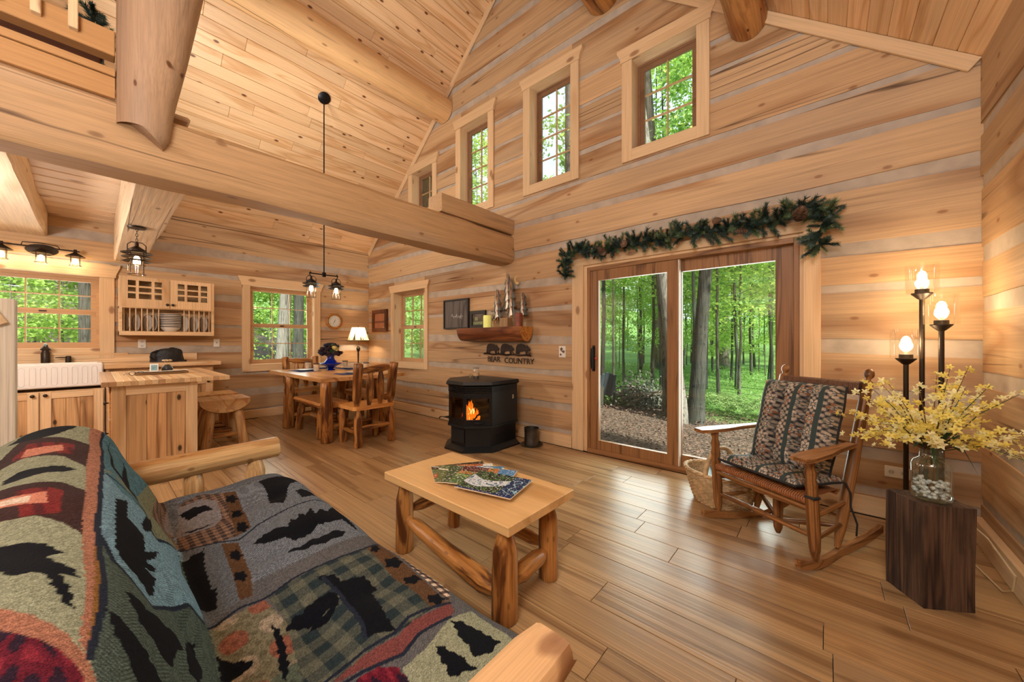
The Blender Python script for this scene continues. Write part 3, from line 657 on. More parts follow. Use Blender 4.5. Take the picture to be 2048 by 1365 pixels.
# blanket hem at the far end lifted by the arm
vb=np.stack([U,Yw,Zw],-1).reshape(-1,3)
col=np.zeros(U.shape+(3,)); px,pz=U,SS
CO={k:lin(v) for k,v in dict(black=(11,13,20),sage=(134,138,116),sagedk=(112,112,90),blue=(104,134,150),teal=(74,108,120),grayherr=(92,98,106),gray=(80,80,82),brown=(84,60,40),salmon=(150,102,82),red=(110,62,60),redst=(110,36,34),wine=(92,24,40),pink=(188,122,100),cream=(206,186,168),gold=(120,84,40),tan=(150,128,100),navy=(30,36,50),greenherr=(70,82,76),plaid1=(36,48,52),plaid2=(88,90,78),fish=(120,116,118),ch1=(132,104,86),ch2=(52,46,46)).items()}
col[:]=CO['gray']
top=SS>1.245; col[top]=CO['sage']
rng=np.random.RandomState(5)
her=(((U*210+ np.abs(((SS*28)%2)-1)*7)%2)>1)   # herringbone
def paint(m,name):
    if name in('blue','greenherr','grayherr','teal'):
        base=CO[name]; col[m]=base*.62; mm=m&her; col[mm]=base*1.35
    elif name=='check' or name=='checkw':
        q=((U*62).astype(int)+(SS*62).astype(int))%2==0; q2=((U*62).astype(int)%2==0)|((SS*62).astype(int)%2==0)
        col[m]=CO['ch2']; col[m&q2]=(CO['ch2']+CO['ch1'])/2; col[m&((U*62).astype(int)%2==0)&((SS*62).astype(int)%2==0)]=CO['cream' if name=='checkw' else 'ch1']
    elif name=='plaidgreen':
        a=((U*25).astype(int)%2==0); b=((SS*25).astype(int)%2==0)
        col[m]=CO['plaid2']; col[m&(a^b)]=(CO['plaid1']+CO['plaid2'])/2; col[m&a&b]=CO['plaid1']
    elif name=='plaidred':
        f=np.sin(U*31)*np.sin(SS*37); f2=np.sin(U*13+1)*np.sin(SS*15)
        col[m]=lin((112,108,88)); col[m&(f>.45)]=lin((132,84,68)); col[m&(f<-.5)]=lin((148,136,118)); col[m&(f2>.5)]=lin((82,92,80)); col[m&(np.sin(U*150)*np.sin(SS*150)>.3)]*=.72
    elif name=='redst':
        e=m.copy()
        for k in(2,4,6,8,10,12):
            e&=np.roll(m,k,0)&np.roll(m,-k,0)
        e&=np.roll(m,14,1)
        col[m]=lin((54,34,32)); col[e]=CO['redst']; f=np.sin(U*9)*np.sin(SS*160+U*20); col[e&(f>.35)]=lin((78,28,30))
    elif name=='wine':
        f=np.sin(U*37+2*np.sin(SS*90))*np.sin(SS*120+np.sin(U*50)); col[m]=CO['wine']; col[m&(f>.2)]=lin((40,24,40)); col[m&(f<-.6)]=lin((120,36,50))
    else: col[m]=CO[name]
bk=(SS>.83)&(SS<1.245); paint(bk&(U<5.25),'blue'); paint(bk&(U>=5.25),'greenherr'); paint((SS<=.83)&(U<5.6),'grayherr'); col[(SS<.85)&her]*=1.3
for nme,o in PAT:
    P=[(o[i]/1000,o[i+1]/1000) for i in range(0,len(o),2)]
    if nme=='line':
        m=np.zeros(U.shape,bool)
        for (x0,y0),(x1,y1) in zip(P[:-1],P[1:]):
            dx,dy=x1-x0,y1-y0; t=np.clip(((U-x0)*dx+(SS-y0)*dy)/(dx*dx+dy*dy+1e-9),0,1)
            m|=((U-x0-t*dx)**2+(SS-y0-t*dy)**2)<.0055**2
        col[m]=CO['navy']
    else:
        jx=.006*np.sin(SS*173+np.sin(U*91)*2); jy=.005*np.sin(U*187+np.sin(SS*77)*2)
        k=.45 if nme=='black' else .2
        paint(inpoly(U+jx*k,SS+jy*k,P),nme)
col*=1+.36*(rng.rand(*U.shape)[...,None]-.5)*2
me=bpy.data.meshes.new('throw_blanket'); nvx=(NU+1)*(NV+1)
idx=np.arange(nvx).reshape(NV+1,NU+1); q=np.stack([idx[:-1,:-1],idx[:-1,1:],idx[1:,1:],idx[1:,:-1]],-1).reshape(-1,4)
me.vertices.add(nvx); me.vertices.foreach_set('co',vb.astype(np.float32).ravel())
me.loops.add(q.size); me.loops.foreach_set('vertex_index',q.astype(np.int32).ravel())
me.polygons.add(len(q)); me.polygons.foreach_set('loop_start',np.arange(0,q.size,4,dtype=np.int32)); me.update(calc_edges=True); me.shade_smooth()
setcol(me,col.reshape(-1,3)); me.materials.append(vcol('woven_blanket',.9,420,.35,.5,.1))
o=link('throw_blanket',me); tag(o,'woven wildlife blanket with bears, pines and red stripes draped over the sofa','blanket')

# ================================================================ COFFEE TABLE
ct=thing('coffee_table','low log coffee table with a pine plank top and magazines on it','table',(5.51,-2.25,0))
TT=wood('tabletop_pine',axis='X',lt=(222,180,124),dk=(200,154,98),knots=.9,knotcol=(120,66,26),rings=5,along=.5,across=4,vary=.02,streak=.1,rough=.3,ksc=1.0,knotsize=.05)
part('tabletop',MB().box(-.495,.505,-.262,.265,.414,.46,.004),TT,ct)
for x,y,r in((-.385,-.19,.05),(.43,-.2,.056),(.41,.165,.05),(-.385,.19,.042)):
    log('leg',(x,y,0),(x,y,.414),r*1.06,r,FLOGZ,ct,neck1=.03,n=16)
log('stretcher',(-.36,-.19,.20),(.40,-.2,.105),.034,.052,FLOGZ,ct,neck0=.04,neck1=.04,n=14,bow=-.01)
log('stretcher',(-.36,.19,.17),(.39,.165,.17),.032,.036,FLOGZ,ct,neck0=.03,neck1=.03)
log('stretcher',(-.385,-.15,.235),(-.385,.17,.235),.036,.036,FLOGZ,ct,neck0=.02,neck1=.02)
log('stretcher',(.43,-.16,.15),(.41,.14,.15),.046,.04,FLOGZ,ct,neck0=.03,neck1=.02)
# magazines: printed covers as coloured cells on a real, slightly thick booklet
mrng=np.random.RandomState(2)
def magazine(lab,cx,cy,z,rot,kind,wd=.26,hd=.33,tk=.007):
    o=thing('magazine',lab,'magazine',(cx,cy,z),rot,'magazines fanned on the coffee table')
    part('pages',MB().box(-wd/2,wd/2,-hd/2,hd/2,0,tk-.0012,.001),plain('page_edges',(214,196,170),.7),o)
    nx,ny=70,90; X,Y=np.meshgrid(np.linspace(0,1,nx+1),np.linspace(0,1,ny+1))
    mb=MB().grid(lambda u,v:((u-.5)*wd,(v-.5)*hd,tk),nx,ny); m=mesh('cover',mb,vcol('magazine_print',.28,60,.08,0,.5))
    f=np.array([[mnoise.noise(Vector((a*5,b*6,kind*7.1))) for a in X[0]] for b in Y[:,0]]); g=np.array([[mnoise.noise(Vector((a*14,b*16,kind*3.3))) for a in X[0]] for b in Y[:,0]])
    c=np.zeros(X.shape+(3,))
    if kind==0:   # white rapids between dark conifers
        c[:]=lin((34,58,48)); c[g>.1]=lin((74,112,66)); c[g<-.28]=lin((14,24,26)); m2=(np.abs(X-.45-.16*np.sin(Y*5))<.10+.12*(1-Y))&(Y<.72); c[m2]=lin((206,216,224)); c[m2&(g>.18)]=lin((96,130,156)); c[Y>.72]=lin((24,56,96)); c[(Y>.72)&(np.abs(f)<.06)]=lin((150,196,214)); c[(X>.93)]=lin((30,48,104))
    elif kind==1: c[:]=lin((84,116,72)); c[f>.1]=lin((140,164,96)); c[(X<.45)&(g>-.1)]=lin((196,120,60)); c[(Y>.7)]=lin((86,140,190)); c[(X<.3)&(Y<.5)]=lin((92,42,44))
    elif kind==2: c[:]=lin((90,140,176)); c[f>.05]=lin((210,220,224)); c[(Y<.5)&(g>0)]=lin((170,90,50)); c[(Y<.3)]=lin((70,92,60))
    elif kind==3: c[:]=lin((176,92,44)); c[f>.1]=lin((206,120,50)); c[Y<.3]=lin((96,112,62)); c[(np.abs(X-Y*.6-.2)<.04)]=lin((226,224,214)); c[Y>.82]=lin((222,222,214))
    else: c[:]=lin((92,112,70)); c[f>.05]=lin((190,84,36)); c[(X<.25)]=lin((62,52,40)); c[np.abs(X-Y*.8)<.03]=lin((214,210,200))
    hf=np.array([[mnoise.noise(Vector((a*34,b*40,kind*1.7))) for a in X[0]] for b in Y[:,0]]); c*=(1+.75*hf)[...,None]; c[hf>.42]=lin((216,218,214))
    setcol(m,np.clip(c,0,1).reshape(-1,3)); link('cover',m,o)
    return o
WHT=plain('print_white',(236,236,230),.4)
magazine('magazine with orange autumn leaves and a white stripe, lowest and leftmost of the fan',5.365,-2.21,.461,-.55,4)
magazine('magazine with an orange picture and white masthead, second from the left of the fan',5.42,-2.215,.4675,-.72,3)
magazine('magazine with blue sky and brown shore, in the middle of the fan',5.49,-2.215,.474,-.9,2)
magazine('magazine with a green field and orange blossom, half hidden beneath the waterfall issue',5.57,-2.22,.4805,-1.08,1)
mg=magazine('top magazine with white rapids and conifers on its cover, nearest the table edge',5.695,-2.265,.487,-1.33,0)
Mt=lambda x,y:Matrix.Translation((x,y,.0062))
text('lettering','Our',.038,WHT,mg,Mt(.02,.105),.0002,shear=.2); text('lettering','Wisconsin',.05,WHT,mg,Mt(.0,.055),.0002,shear=.2)

# ================================================================ ROCKING CHAIR
def V3(c,f,w,df,dw,z): return (c[0]+f[0]*df+w[0]*dw,c[1]+f[1]*df+w[1]*dw,z)
RC=thing('rocking_chair','brown wooden rocking chair with rush seat beside the sliding door','chair',(6.80,-.82,0),math.atan2(-.862,-.507)+PI/2); RC.scale=(1,1,1.025)
# local frame: -y is the front, +x is the sitter's left (right in view)
RW=wood('rocker_oak',axis='Z',lt=(164,112,64),dk=(106,66,34),knots=0,rings=6,along=.6,across=14,vary=.06,streak=.4,rough=.32)
def turn(name,p0,p1,prof,par=RC,mat=RW,n=12):
    """turned part: prof = [(t, r)] along p0->p1"""
    L=(Vector(p1)-Vector(p0)).length
    o=part(name,MB().lathe([(r,t*L) for t,r in prof],n,cap=True),mat,par,smooth=.9); orient(o,p0,p1); return o
FW=.305;RWd=.245    # half widths front / rear
for s in(-1,1):
    # front leg with arm support
    turn('front_leg',(s*FW,-.15,.055),(s*FW*.985,-.19,.615),[(0,.015),(.03,.017),(.12,.026),(.3,.031),(.62,.031),(.68,.026),(.72,.031),(.78,.024),(.84,.029),(.90,.02),(.96,.026),(1,.020)])
    # rear post, leaning back, with finial
    turn('rear_post',(s*RWd,.13,.05),(s*(RWd+.0),.43,1.03),[(0,.015),(.03,.018),(.12,.027),(.4,.03),(.8,.027),(.945,.027),(.955,.014),(.965,.013),(.975,.022),(.99,.026),(1.01,.022),(1.025,.006)])
    # rocker runner
    mb=MB(); n=18; vs=[];fs=[]
    for i in range(n+1):
        t=i/n; y=-.29+.83*t; z=.028+.19*(t-.45)**2*1.25-.028; x=s*(FW+(RWd-FW)*min(1,max(0,(y+.16)/.32)))
        for a,b in((-.014,0),(.014,0),(.014,.042),(-.014,.042)): vs.append((x+a,y,z+b))
    for i in range(n):
        for k in range(4): fs.append((i*4+k,i*4+(k+1)%4,(i+1)*4+(k+1)%4,(i+1)*4+k))
    fs+=[(3,2,1,0),(n*4,n*4+1,n*4+2,n*4+3)]; mb.add(vs,fs); part('rocker_runner',mb,wood('runner_oak',axis='Y',lt=(172,122,74),dk=(116,74,40),knots=0,rings=6,along=.6,across=12,vary=.05,streak=.3,rough=.35),RC,smooth=.5)
    # arm rest
    poly=[(-.04,-.29),(.035,-.29),(.05,-.23),(.048,-.08),(.028,.05),(.022,.235),(-.022,.235),(-.03,.05),(-.045,-.06),(-.052,-.22)]
    mb=MB(); mb.prism(poly,0,.022,XY); o=part('armrest',mb,wood('rocker_oak_y',axis='Y',lt=(172,122,74),dk=(116,74,40),knots=0,rings=6,along=.6,across=12,vary=.05,streak=.35,rough=.35),RC,loc=(s*FW*.97,-.02,.612),rot=(.03,0,s*.10),smooth=0)
    # side rungs
    for z in(.17,.29): turn('side_rung',(s*FW,-.165,z),(s*RWd,.15+.3*(z-.05),z+.01),[(0,.007),(.15,.012),(.5,.014),(.85,.012),(1,.007)])
bead=[(0,.008),(.2,.013),(.38,.016),(.43,.011),(.45,.017),(.5,.019),(.55,.017),(.57,.011),(.62,.016),(.8,.013),(1,.008)]
for z in(.19,.32): turn('front_rung',(-FW,-.165,z),(FW,-.165,z),bead)
for z in(.21,): turn('rear_rung',(-RWd,.18,z),(RWd,.18,z),bead)
turn('center_leg',(0,.0,.035),(0,.0,.36),[(0,.012),(.1,.024),(.5,.028),(1,.024)])
for z in(.115,):
    turn('cross_rung',(0,0,z),(FW*.98,-.165,z+.07),[(0,.012),(.5,.016),(1,.010)]); turn('cross_rung',(0,0,z),(-FW*.98,-.165,z+.07),[(0,.012),(.5,.016),(1,.010)])
    turn('cross_rung',(0,0,z),(RWd,.17,z+.05),[(0,.012),(.5,.015),(1,.010)]); turn('cross_rung',(0,0,z),(-RWd,.17,z+.05),[(0,.012),(.5,.015),(1,.010)])
RUSH=plain('rush',(150,92,50),.6,noise=.15,scale=30)
mb=MB(); ncord=46
for i in range(ncord):
    t=(i+.5)/ncord; 
    xf=-FW+.02+2*(FW-.02)*t; xr=-RWd+.02+2*(RWd-.02)*t
    mb.tube([(xf,-.17,.352),(xf,-.20,.362),(xf,-.20,.385),(xf,-.17,.398),(xf*.6+xr*.4,-.02,.378),(xr,.16,.366),(xr,.185,.352),(xr,.165,.338)],.0056,5)
part('rush_seat',mb,RUSH,RC,smooth=1.2)
turn('seat_rail',(-FW,-.182,.335),(FW,-.182,.335),[(0,.012),(1,.012)]); 
mb=MB()
for i in range(44):
    t=(i+.5)/44; x=-RWd+.02+2*(RWd-.02)*t; mb.tube([(x,.375,.90),(x,.362,.925),(x,.372,.965),(x,.392,.975),(x,.402,.95),(x,.395,.91)],.0055,5)
part('woven_back',mb,plain('rush_dark',(104,70,48),.6,noise=.3,scale=60,bump=.4),RC,smooth=1.2)
for t,z in((0,.95),(0,.62)): turn('back_rail',(-RWd,.16+.3*(z-.05)/.98-.03,z),(RWd,.16+.3*(z-.05)/.98-.03,z),[(0,.01),(1,.01)])
# cushions (tufted)
def cushion(name,lab,wd,hd,th,tufts,loc,rotm,seed):
    n=230; U,V=np.meshgrid(np.linspace(-1,1,n+1),np.linspace(-1,1,n+1)); ed=np.clip(1-np.maximum(np.abs(U),np.abs(V))**6,0,1)**.5
    T=np.zeros_like(U)
    for (a,b) in tufts: T+=np.exp(-(((U-a)*wd)**2+((V-b)*hd)**2)/(2*.035**2))
    for b in sorted(set(t[0] for t in tufts)): T+=.8*np.exp(-(((U-b)*wd)**2)/(2*.028**2))
    Ht=th*ed*(1-.74*np.clip(T,0,1)); Hb=-th*.55*ed
    wob=1+.015*np.sin(V*7+seed)
    pin=1-.035*(1-np.abs(V)**2)*0
    vs=[];
    for H in(Ht,Hb):
        vs+=list(zip((U*wd/2*wob).ravel(),(V*hd/2).ravel(),H.ravel()))
    W=n+1; fs=[]
    for j in range(n):
        for i in range(n):
            a=j*W+i; fs.append((a,a+1,a+W+1,a+W)); b=a+W*W; fs.append((b,b+W,b+W+1,b+1))
    mb=MB(); mb.v=vs; mb.f=fs; mb.m=[0]*len(fs)
    me=mesh(name,mb,vcol('tapestry',.85,350,.2,.25,.15),0); me.shade_smooth()
    u=(U*wd/2+.5); v=(V*hd/2+.5)
    c=np.zeros(U.shape+(3,)); c[:]=lin((96,94,92))
    cell=.085; iu=np.floor(u/cell); iv=np.floor(v/cell); fu=(u/cell)%1-.5; fv=(v/cell)%1-.5; rr_=np.hypot(fu,fv); an=np.arctan2(fv,fu)
    kind=(iu+2*iv)%3
    pet=.30+.10*np.cos(6*an)
    m=rr_<pet; c[m]=lin((196,184,170)); c[m&(rr_<.17+.06*np.cos(8*an))]=lin((76,86,90)); c[rr_<.08]=lin((196,170,140))
    c[(kind==1)&m&(rr_>.2)]=lin((150,104,78)); c[(kind==2)&m&(rr_>.22)]=lin((120,122,112))
    v2=np.sin(u*190)*np.sin(v*170); c[(~m)&(v2>.1)]=lin((172,158,142)); c[(~m)&(v2<-.6)]=lin((52,52,54))
    strip=(np.floor(u/.17)%2==1)&(np.abs((u/.17)%1-.5)>.36); c[strip]=lin((60,74,74))
    c2=np.zeros_like(c); c2[:]=lin((46,44,42)); setcol(me,np.concatenate([c.reshape(-1,3),c2.reshape(-1,3)])*.95)
    o=link(name,me); o.matrix_world=rotm; tag(o,lab,'cushion')
    # piping
    ring=[(x,y,0) for x,y in [(wd/2*a,hd/2*b) for a,b in [(-1,-1),(0,-1),(1,-1),(1,0),(1,1),(0,1),(-1,1),(-1,0)]]]
    part('piping',MB().tube(ring,.007,6,closed=True),plain('dark_piping',(38,40,42),.8),o)
    return o
bpy.context.view_layer.update()
MW=RC.matrix_world.copy()
tiltm=Matrix.Rotation(math.radians(6),4,'X')
cs_=cushion('seat_cushion','flat patterned cushion with dark edge on the rocking chair seat','',0,0,[],None,None,0) if False else None
cushion('seat_cushion','flat patterned cushion with dark edge on the rocking chair seat',.49,.40,.045,[(-.35,-.3),(.35,-.3),(-.35,.4),(.35,.4)],None,MW@Matrix.Translation((0,-.015,.425))@Matrix.Rotation(math.radians(-4),4,'X'),1)
# back cushion leans along the posts
ex=Vector((1,0,0)); ey=Vector((0,.29,.957)).normalized(); ez=ex.cross(ey); 
Mb=frameM((0,.175,.68),(-1,0,0),ey,Vector((-1,0,0)).cross(ey))
if Mb.col[2].y>0: Mb=frameM((0,.175,.68),(1,0,0),ey,ex.cross(ey))
cushion('back_cushion','tall tufted tapestry cushion tied to the rocking chair back','',0,0,[],None,None,0) if False else None
cushion('back_cushion','tall tufted tapestry cushion tied to the rocking chair back',.45,.56,.125,[(-.33,-.45),(.33,-.45),(-.33,.05),(.33,.05),(-.33,.5),(.33,.5)],None,MW@Mb,4)
for s in(-1,1):
    part('cushion_tie',MB().tube([(s*.21,.36,.93),(s*.235,.40,.955),(s*RWd,.42,.95),(s*.25,.37,.93)],.005,6),plain('dark_piping',(38,40,42),.8),RC)
part('cushion_tie',MB().tube([(RWd+.02,.17,.42),(RWd+.035,.19,.36),(RWd+.03,.2,.28),(RWd+.04,.24,.18),(RWd+.02,.27,.10)],.005,6),plain('dark_piping',(38,40,42),.8),RC)
part('cushion_tie',MB().tube([(FW-.02,-.2,.40),(FW+.03,-.21,.405),(FW+.025,-.16,.40)],.008,6),plain('dark_piping',(38,40,42),.8),RC)

# ================================================================ TIMBER BLOCK, VASE, BOUQUET
BLK=wood('barn_timber',axis='Z',lt=(104,78,60),dk=(54,38,30),knots=.3,knotcol=(28,20,16),rings=7,along=.8,across=8,vary=.02,grey=.6,greycol=(92,82,76),dark=.6,darkcol=(30,24,22),streak=.6,rough=.75,bump=.5)
tb=thing('timber_block','dark weathered barn-timber block standing in the right corner under the glass vase','side table',(7.395,-.985,0),.549)
mb=MB(); poly=[(-.088,-.105),(.118,-.105),(.122,.09),(-.092,.095)]
n=10; vs=[];fs=[]; per=[]
for i in range(4):
    p,q=poly[i],poly[(i+1)%4]
    for j in range(6): per.append((p[0]+(q[0]-p[0])*j/6,p[1]+(q[1]-p[1])*j/6))
K=len(per)
for i in range(n+1):
    z=.48*i/n
    for (x,y) in per:
        k=1+.035*mnoise.noise(Vector((x*14,y*14,z*3)))+.03*mnoise.noise(Vector((x*50,y*50,z*2)))
        vs.append((x*k,y*k,z))
for i in range(n):
    for j in range(K): fs.append((i*K+j,i*K+(j+1)%K,(i+1)*K+(j+1)%K,(i+1)*K+j))
fs+=[tuple(range(K))[::-1],tuple(range(n*K,n*K+K))]
mb.add(vs,fs); part('block',mb,BLK,tb,smooth=.4)
VZ=.481; VX,VY=7.415,-1.0
va=thing('glass_vase','clear square-shouldered glass vase with white stones on the timber block','vase',(VX,VY,VZ))
vg=glassm('vase_glass',(.90,.95,.95),.13)
pr=[(.001,.003),(.062,.003),(.069,.012),(.071,.03),(.071,.170),(.064,.190),(.042,.205),(.039,.245),(.045,.253)]
part('glass',MB().lathe(pr,24),vg,va,smooth=1)
part('base',MB().lathe([(.001,0),(.05,0),(.055,.006),(.05,.012),(.001,.012)],24),glassm('vase_base',(.8,.88,.86),.15),va)
st=MB(); rg=random.Random(4)
for i in range(170):
    a=rg.uniform(0,2*PI); r=.058*math.sqrt(rg.random()); z=.02+rg.random()*.075
    st.ball((r*math.cos(a),r*math.sin(a),z),rg.uniform(.007,.011),6,.8)
part('stones',st,plain('white_stones',(214,220,214),.2),va,stuff=True)
bq=thing('yellow_bouquet','spreading bouquet of yellow artificial blossoms in the glass vase','flowers',(VX,VY,VZ))
fm=MB(); 
for k in range(5):
    a=2*PI*k/5; c_,s_=math.cos(a),math.sin(a)
    pts=[(0,0,0),(.009,.0065,.004),(.020,.004,.007),(.025,0,.004),(.020,-.004,.007),(.009,-.0065,.004)]
    fm.add([(x*c_-y*s_,x*s_+y*c_,z) for x,y,z in pts],[(0,1,5),(1,2,4,5),(2,3,4)])
fm.lathe([(.001,.004),(.004,.006),(.003,.014),(.001,.016)],6)
def leafmat(name,col,tr=.35,rough=.5):
    if name in _mc:return _mc[name]
    m,N,L,b=newmat(name); oi=N.new('ShaderNodeObjectInfo'); c=srgb(*col)
    b.inputs['Base Color'].default_value=c; b.inputs['Roughness'].default_value=rough
    t=N.new('ShaderNodeBsdfTranslucent'); t.inputs[0].default_value=c; mx=N.new('ShaderNodeMixShader'); mx.inputs[0].default_value=tr
    L.new(b.outputs[0],mx.inputs[1]); L.new(t.outputs[0],mx.inputs[2]); L.new(mx.outputs[0],N['Material Output'].inputs[0]); _mc[name]=m; return m
FM=[mesh('blossom',fm,leafmat('petal_yellow',(246,232,130)),0),mesh('blossom',fm,leafmat('petal_pale',(250,246,196)),0)]
STM=plain('stem_green',(64,88,50),.6); STB=plain('stem_brown',(104,72,48),.6)
rg=random.Random(21)
for i in range(44):
    az=2*PI*i*.382+rg.uniform(-.2,.2); el=rg.choice([.25,.4,.55,.7,.85,1.0,1.15,1.3]); L_=rg.uniform(.22,.37)*(1.18 if el>.8 else 1)
    dx,dy=math.cos(az),math.sin(az)
    e=Vector((dx*math.cos(el),dy*math.cos(el),math.sin(el)))*L_
    wallclear=.0
    p0=Vector((dx*.02,dy*.02,.05)); p1=Vector((dx*.022,dy*.022,.24)); p3=p1+e; p3.z-=.05*(1-el/1.4)
    if VX+p3.x>LX-.03: p3.x=LX-.03-VX
    p2=p1+e*.5+Vector((0,0,.03))
    stem=part('stem',MB().tube([p0,p1,p2,p3],[.0028,.0026,.002,.001],5),STB if i%3 else STM,bq)
    nf=rg.randint(10,14)
    for k in range(nf):
        t=.25+.75*(k+1)/nf; q=p1.lerp(p2,t*2) if t<.5 else p2.lerp(p3,t*2-1)
        q=q+Vector((rg.uniform(-1,1),rg.uniform(-1,1),rg.uniform(-.6,1)))*.018
        if VX+q.x>LX-.02:q.x=LX-.02-VX
        s_=rg.uniform(.75,1.25)*(1.15-.4*t)
        f=link('blossom',FM[rg.random()<.4],stem,q,(rg.uniform(-1.2,1.2),rg.uniform(-1.2,1.2),rg.uniform(0,6)),(s_,)*3)
lf=MB()
for i in range(14):
    a=2*PI*i/14+rg.uniform(-.2,.2); L_=rg.uniform(.12,.19); c_,s_=math.cos(a),math.sin(a)
    m_=MB(); pts=[(0,0,.235),(.03,.008,.27),(L_*.6,.011,.29+.03*(i%3)),(L_,0,.26+.05*(i%3)-(.12 if i%5==0 else 0)),(L_*.6,-.011,.29+.03*(i%3)),(.03,-.008,.27)]
    m_.add([(x*c_-y*s_,x*s_+y*c_,z) for x,y,z in pts],[(0,1,5),(1,2,4,5),(2,3,4)])
    part('leaf',m_,leafmat('blade_green',(44,82,52),.2),bq,smooth=0)

# ================================================================ THREE-POLE FLOOR LAMP
fl_=thing('floor_lamp','bronze floor lamp with three poles and clear seeded glass shades, in the corner','lamp',(7.49,-.28,0))
part('base',MB().lathe([(.001,0),(.14,0),(.145,.008),(.14,.018),(.03,.026),(.001,.028)],28),BRONZE,fl_)
bulbg=emitm('filament_glow',(255,214,150),26); SEED=glassm('seeded_glass',(.97,.96,.93),.05); BULBG=glassm('bulb_glass',(1,.97,.9),.04)
for (x,y,z) in((-.076,0,1.135),(-.004,.03,1.545),(.068,-.02,1.345)):
    part('pole',MB().tube([(x,y,.02),(x,y,z)],.0125,12),BRONZE,fl_)
    part('cup',MB().lathe([(.013,z-.035),(.02,z-.03),(.048,z),(.048,z+.006),(.02,z+.006),(.001,z+.006)],20,Matrix.Translation((x,y,0))),BRONZE,fl_)
    part('socket',MB().lathe([(.001,z+.006),(.032,z+.006),(.032,z+.03),(.018,z+.032),(.001,z+.034)],16,Matrix.Translation((x,y,0))),BRONZE,fl_)
    s=part('glass_shade',MB().lathe([(.03,z+.007),(.072,z+.007),(.074,z+.012),(.074,z+.19)],28,Matrix.Translation((x,y,0))),SEED,fl_,smooth=1)
    part('bulb',MB().lathe([(.012,z+.034),(.016,z+.06),(.03,z+.09),(.033,z+.11),(.028,z+.135),(.01,z+.15),(.001,z+.152)],16,Matrix.Translation((x,y,0))),BULBG,fl_,smooth=1)
    part('filament',MB().lathe([(.003,z+.05),(.008,z+.07),(.011,z+.10),(.006,z+.125),(.001,z+.13)],8,Matrix.Translation((x,y,0))),bulbg,fl_)
    light('lamp_bulb','POINT',(7.49+x,-.28+y,z+.10),5,WARM,.035)
cord=part('cord',MB().tube([(7.60,-.32,.03),(7.66,-.5,.01),(7.69,-.72,.012),(7.70,-.80,.06),(7.705,-.82,.14),(7.68,-.55,.2),(7.5,-.05,.33)],.004,6),plain('cord_cream',(206,180,140),.5),fl_)
cord.location=(-7.49,.28,0)

# ================================================================ WICKER BASKET
WK=plain('wicker',(196,166,124),.6,noise=.3,scale=30,bump=.2)
wb=thing('wicker_basket','oval wicker basket full of books half behind the rocking chair','basket',(6.415,-.50,0),-.35)
def oval(z,k=0):
    t=z/.21; return (.16+.075*t**.7)*1.0,(.115+.05*t**.7)
mb=MB()
for r in range(19):
    z=.008+r*.0107; a,b=oval(z); n=56
    mb.tube([((a+.005*(1 if (i+r)%2 else -1))*math.cos(2*PI*i/n),(b+.005*(1 if (i+r)%2 else -1))*math.sin(2*PI*i/n),z) for i in range(n)],.0056,5,closed=True)
part('weave',mb,WK,wb,smooth=1.2)
mb=MB()
for i in range(28):
    q=2*PI*i/28; mb.tube([(oval(z)[0]*math.cos(q),oval(z)[1]*math.sin(q),z) for z in(.005,.05,.1,.15,.205)],.0035,4)
part('stakes',mb,WK,wb)
mb=MB(); n=40
for k in range(3):
    mb.tube([((.238+.008*math.cos(i*PI/2+k*2.1))*math.cos(2*PI*i/n),(.167+.008*math.cos(i*PI/2+k*2.1))*math.sin(2*PI*i/n),.212+.007*math.sin(i*PI/2+k*2.1)) for i in range(n)],.008,6,closed=True)
part('rim',mb,WK,wb,smooth=1.2)
part('bottom',MB().lathe([(.001,.006),(.16,.006),(.16,.012),(.001,.012)],28,sy=.72),WK,wb)
mb=MB()
for k in range(2): mb.tube([(-.2+.2*0,(-1+2*0)*0+.0,.0)],.001,3) if False else None
hp=[(0.0+.0*t,-.165*math.cos(t),.20+.17*math.sin(t)) for t in [PI*i/14 for i in range(15)]]
wb.scale=(1.12,1.15,1.15)
part('handle',MB().tube(hp,[.012+.004*abs(math.cos(PI*i/14)) for i in range(15)],8,bump=.25,seed=3),WK,wb,smooth=1)
for k,(x,y,rz,tl,c,lab) in enumerate(((-.05,.03,.35,.55,(40,92,84),'green and black covered book leaning in the wicker basket'),(.03,-.01,.3,.5,(188,186,182),'white covered booklet standing in the wicker basket'),(.09,.02,.25,.5,(70,64,120),'dark blue paperback in the wicker basket, under the chair seat'))):
    b=thing('book',lab,'book',(0,0,0),0,'books in the wicker basket')
    part('cover',MB().prism([(-.087,-.011),(.085,-.011),(.085,-.008),(-.083,-.008),(-.083,.008),(.085,.008),(.085,.011),(-.087,.011)],-.12,.12,XZ),plain(f'bookcover{k}',c,.35,noise=.4,scale=25),b)
    part('pages',MB().box(-.083,.083,-.117,.117,-.008,.008),plain('page_edges',(214,196,170),.7),b)
    b.matrix_world=Matrix.Translation((6.415,-.50,.17))@Matrix.Rotation(-.35,4,'Z')@Matrix.Translation((x,y,0))@Matrix.Rotation(rz,4,'Z')@Matrix.Rotation(tl,4,'Y')

# ================================================================ PELLET STOVE
STV=plain('stove_black',(22,23,25),.35,.3,noise=.1,scale=12); STG=plain('stove_side',(27,33,37),.38,.25)
stv=thing('pellet_stove','black bay-front pellet stove with a burning fire against the log wall','stove',(3.83,-.56,0)); stv.scale=(1.07,1.07,1.0)
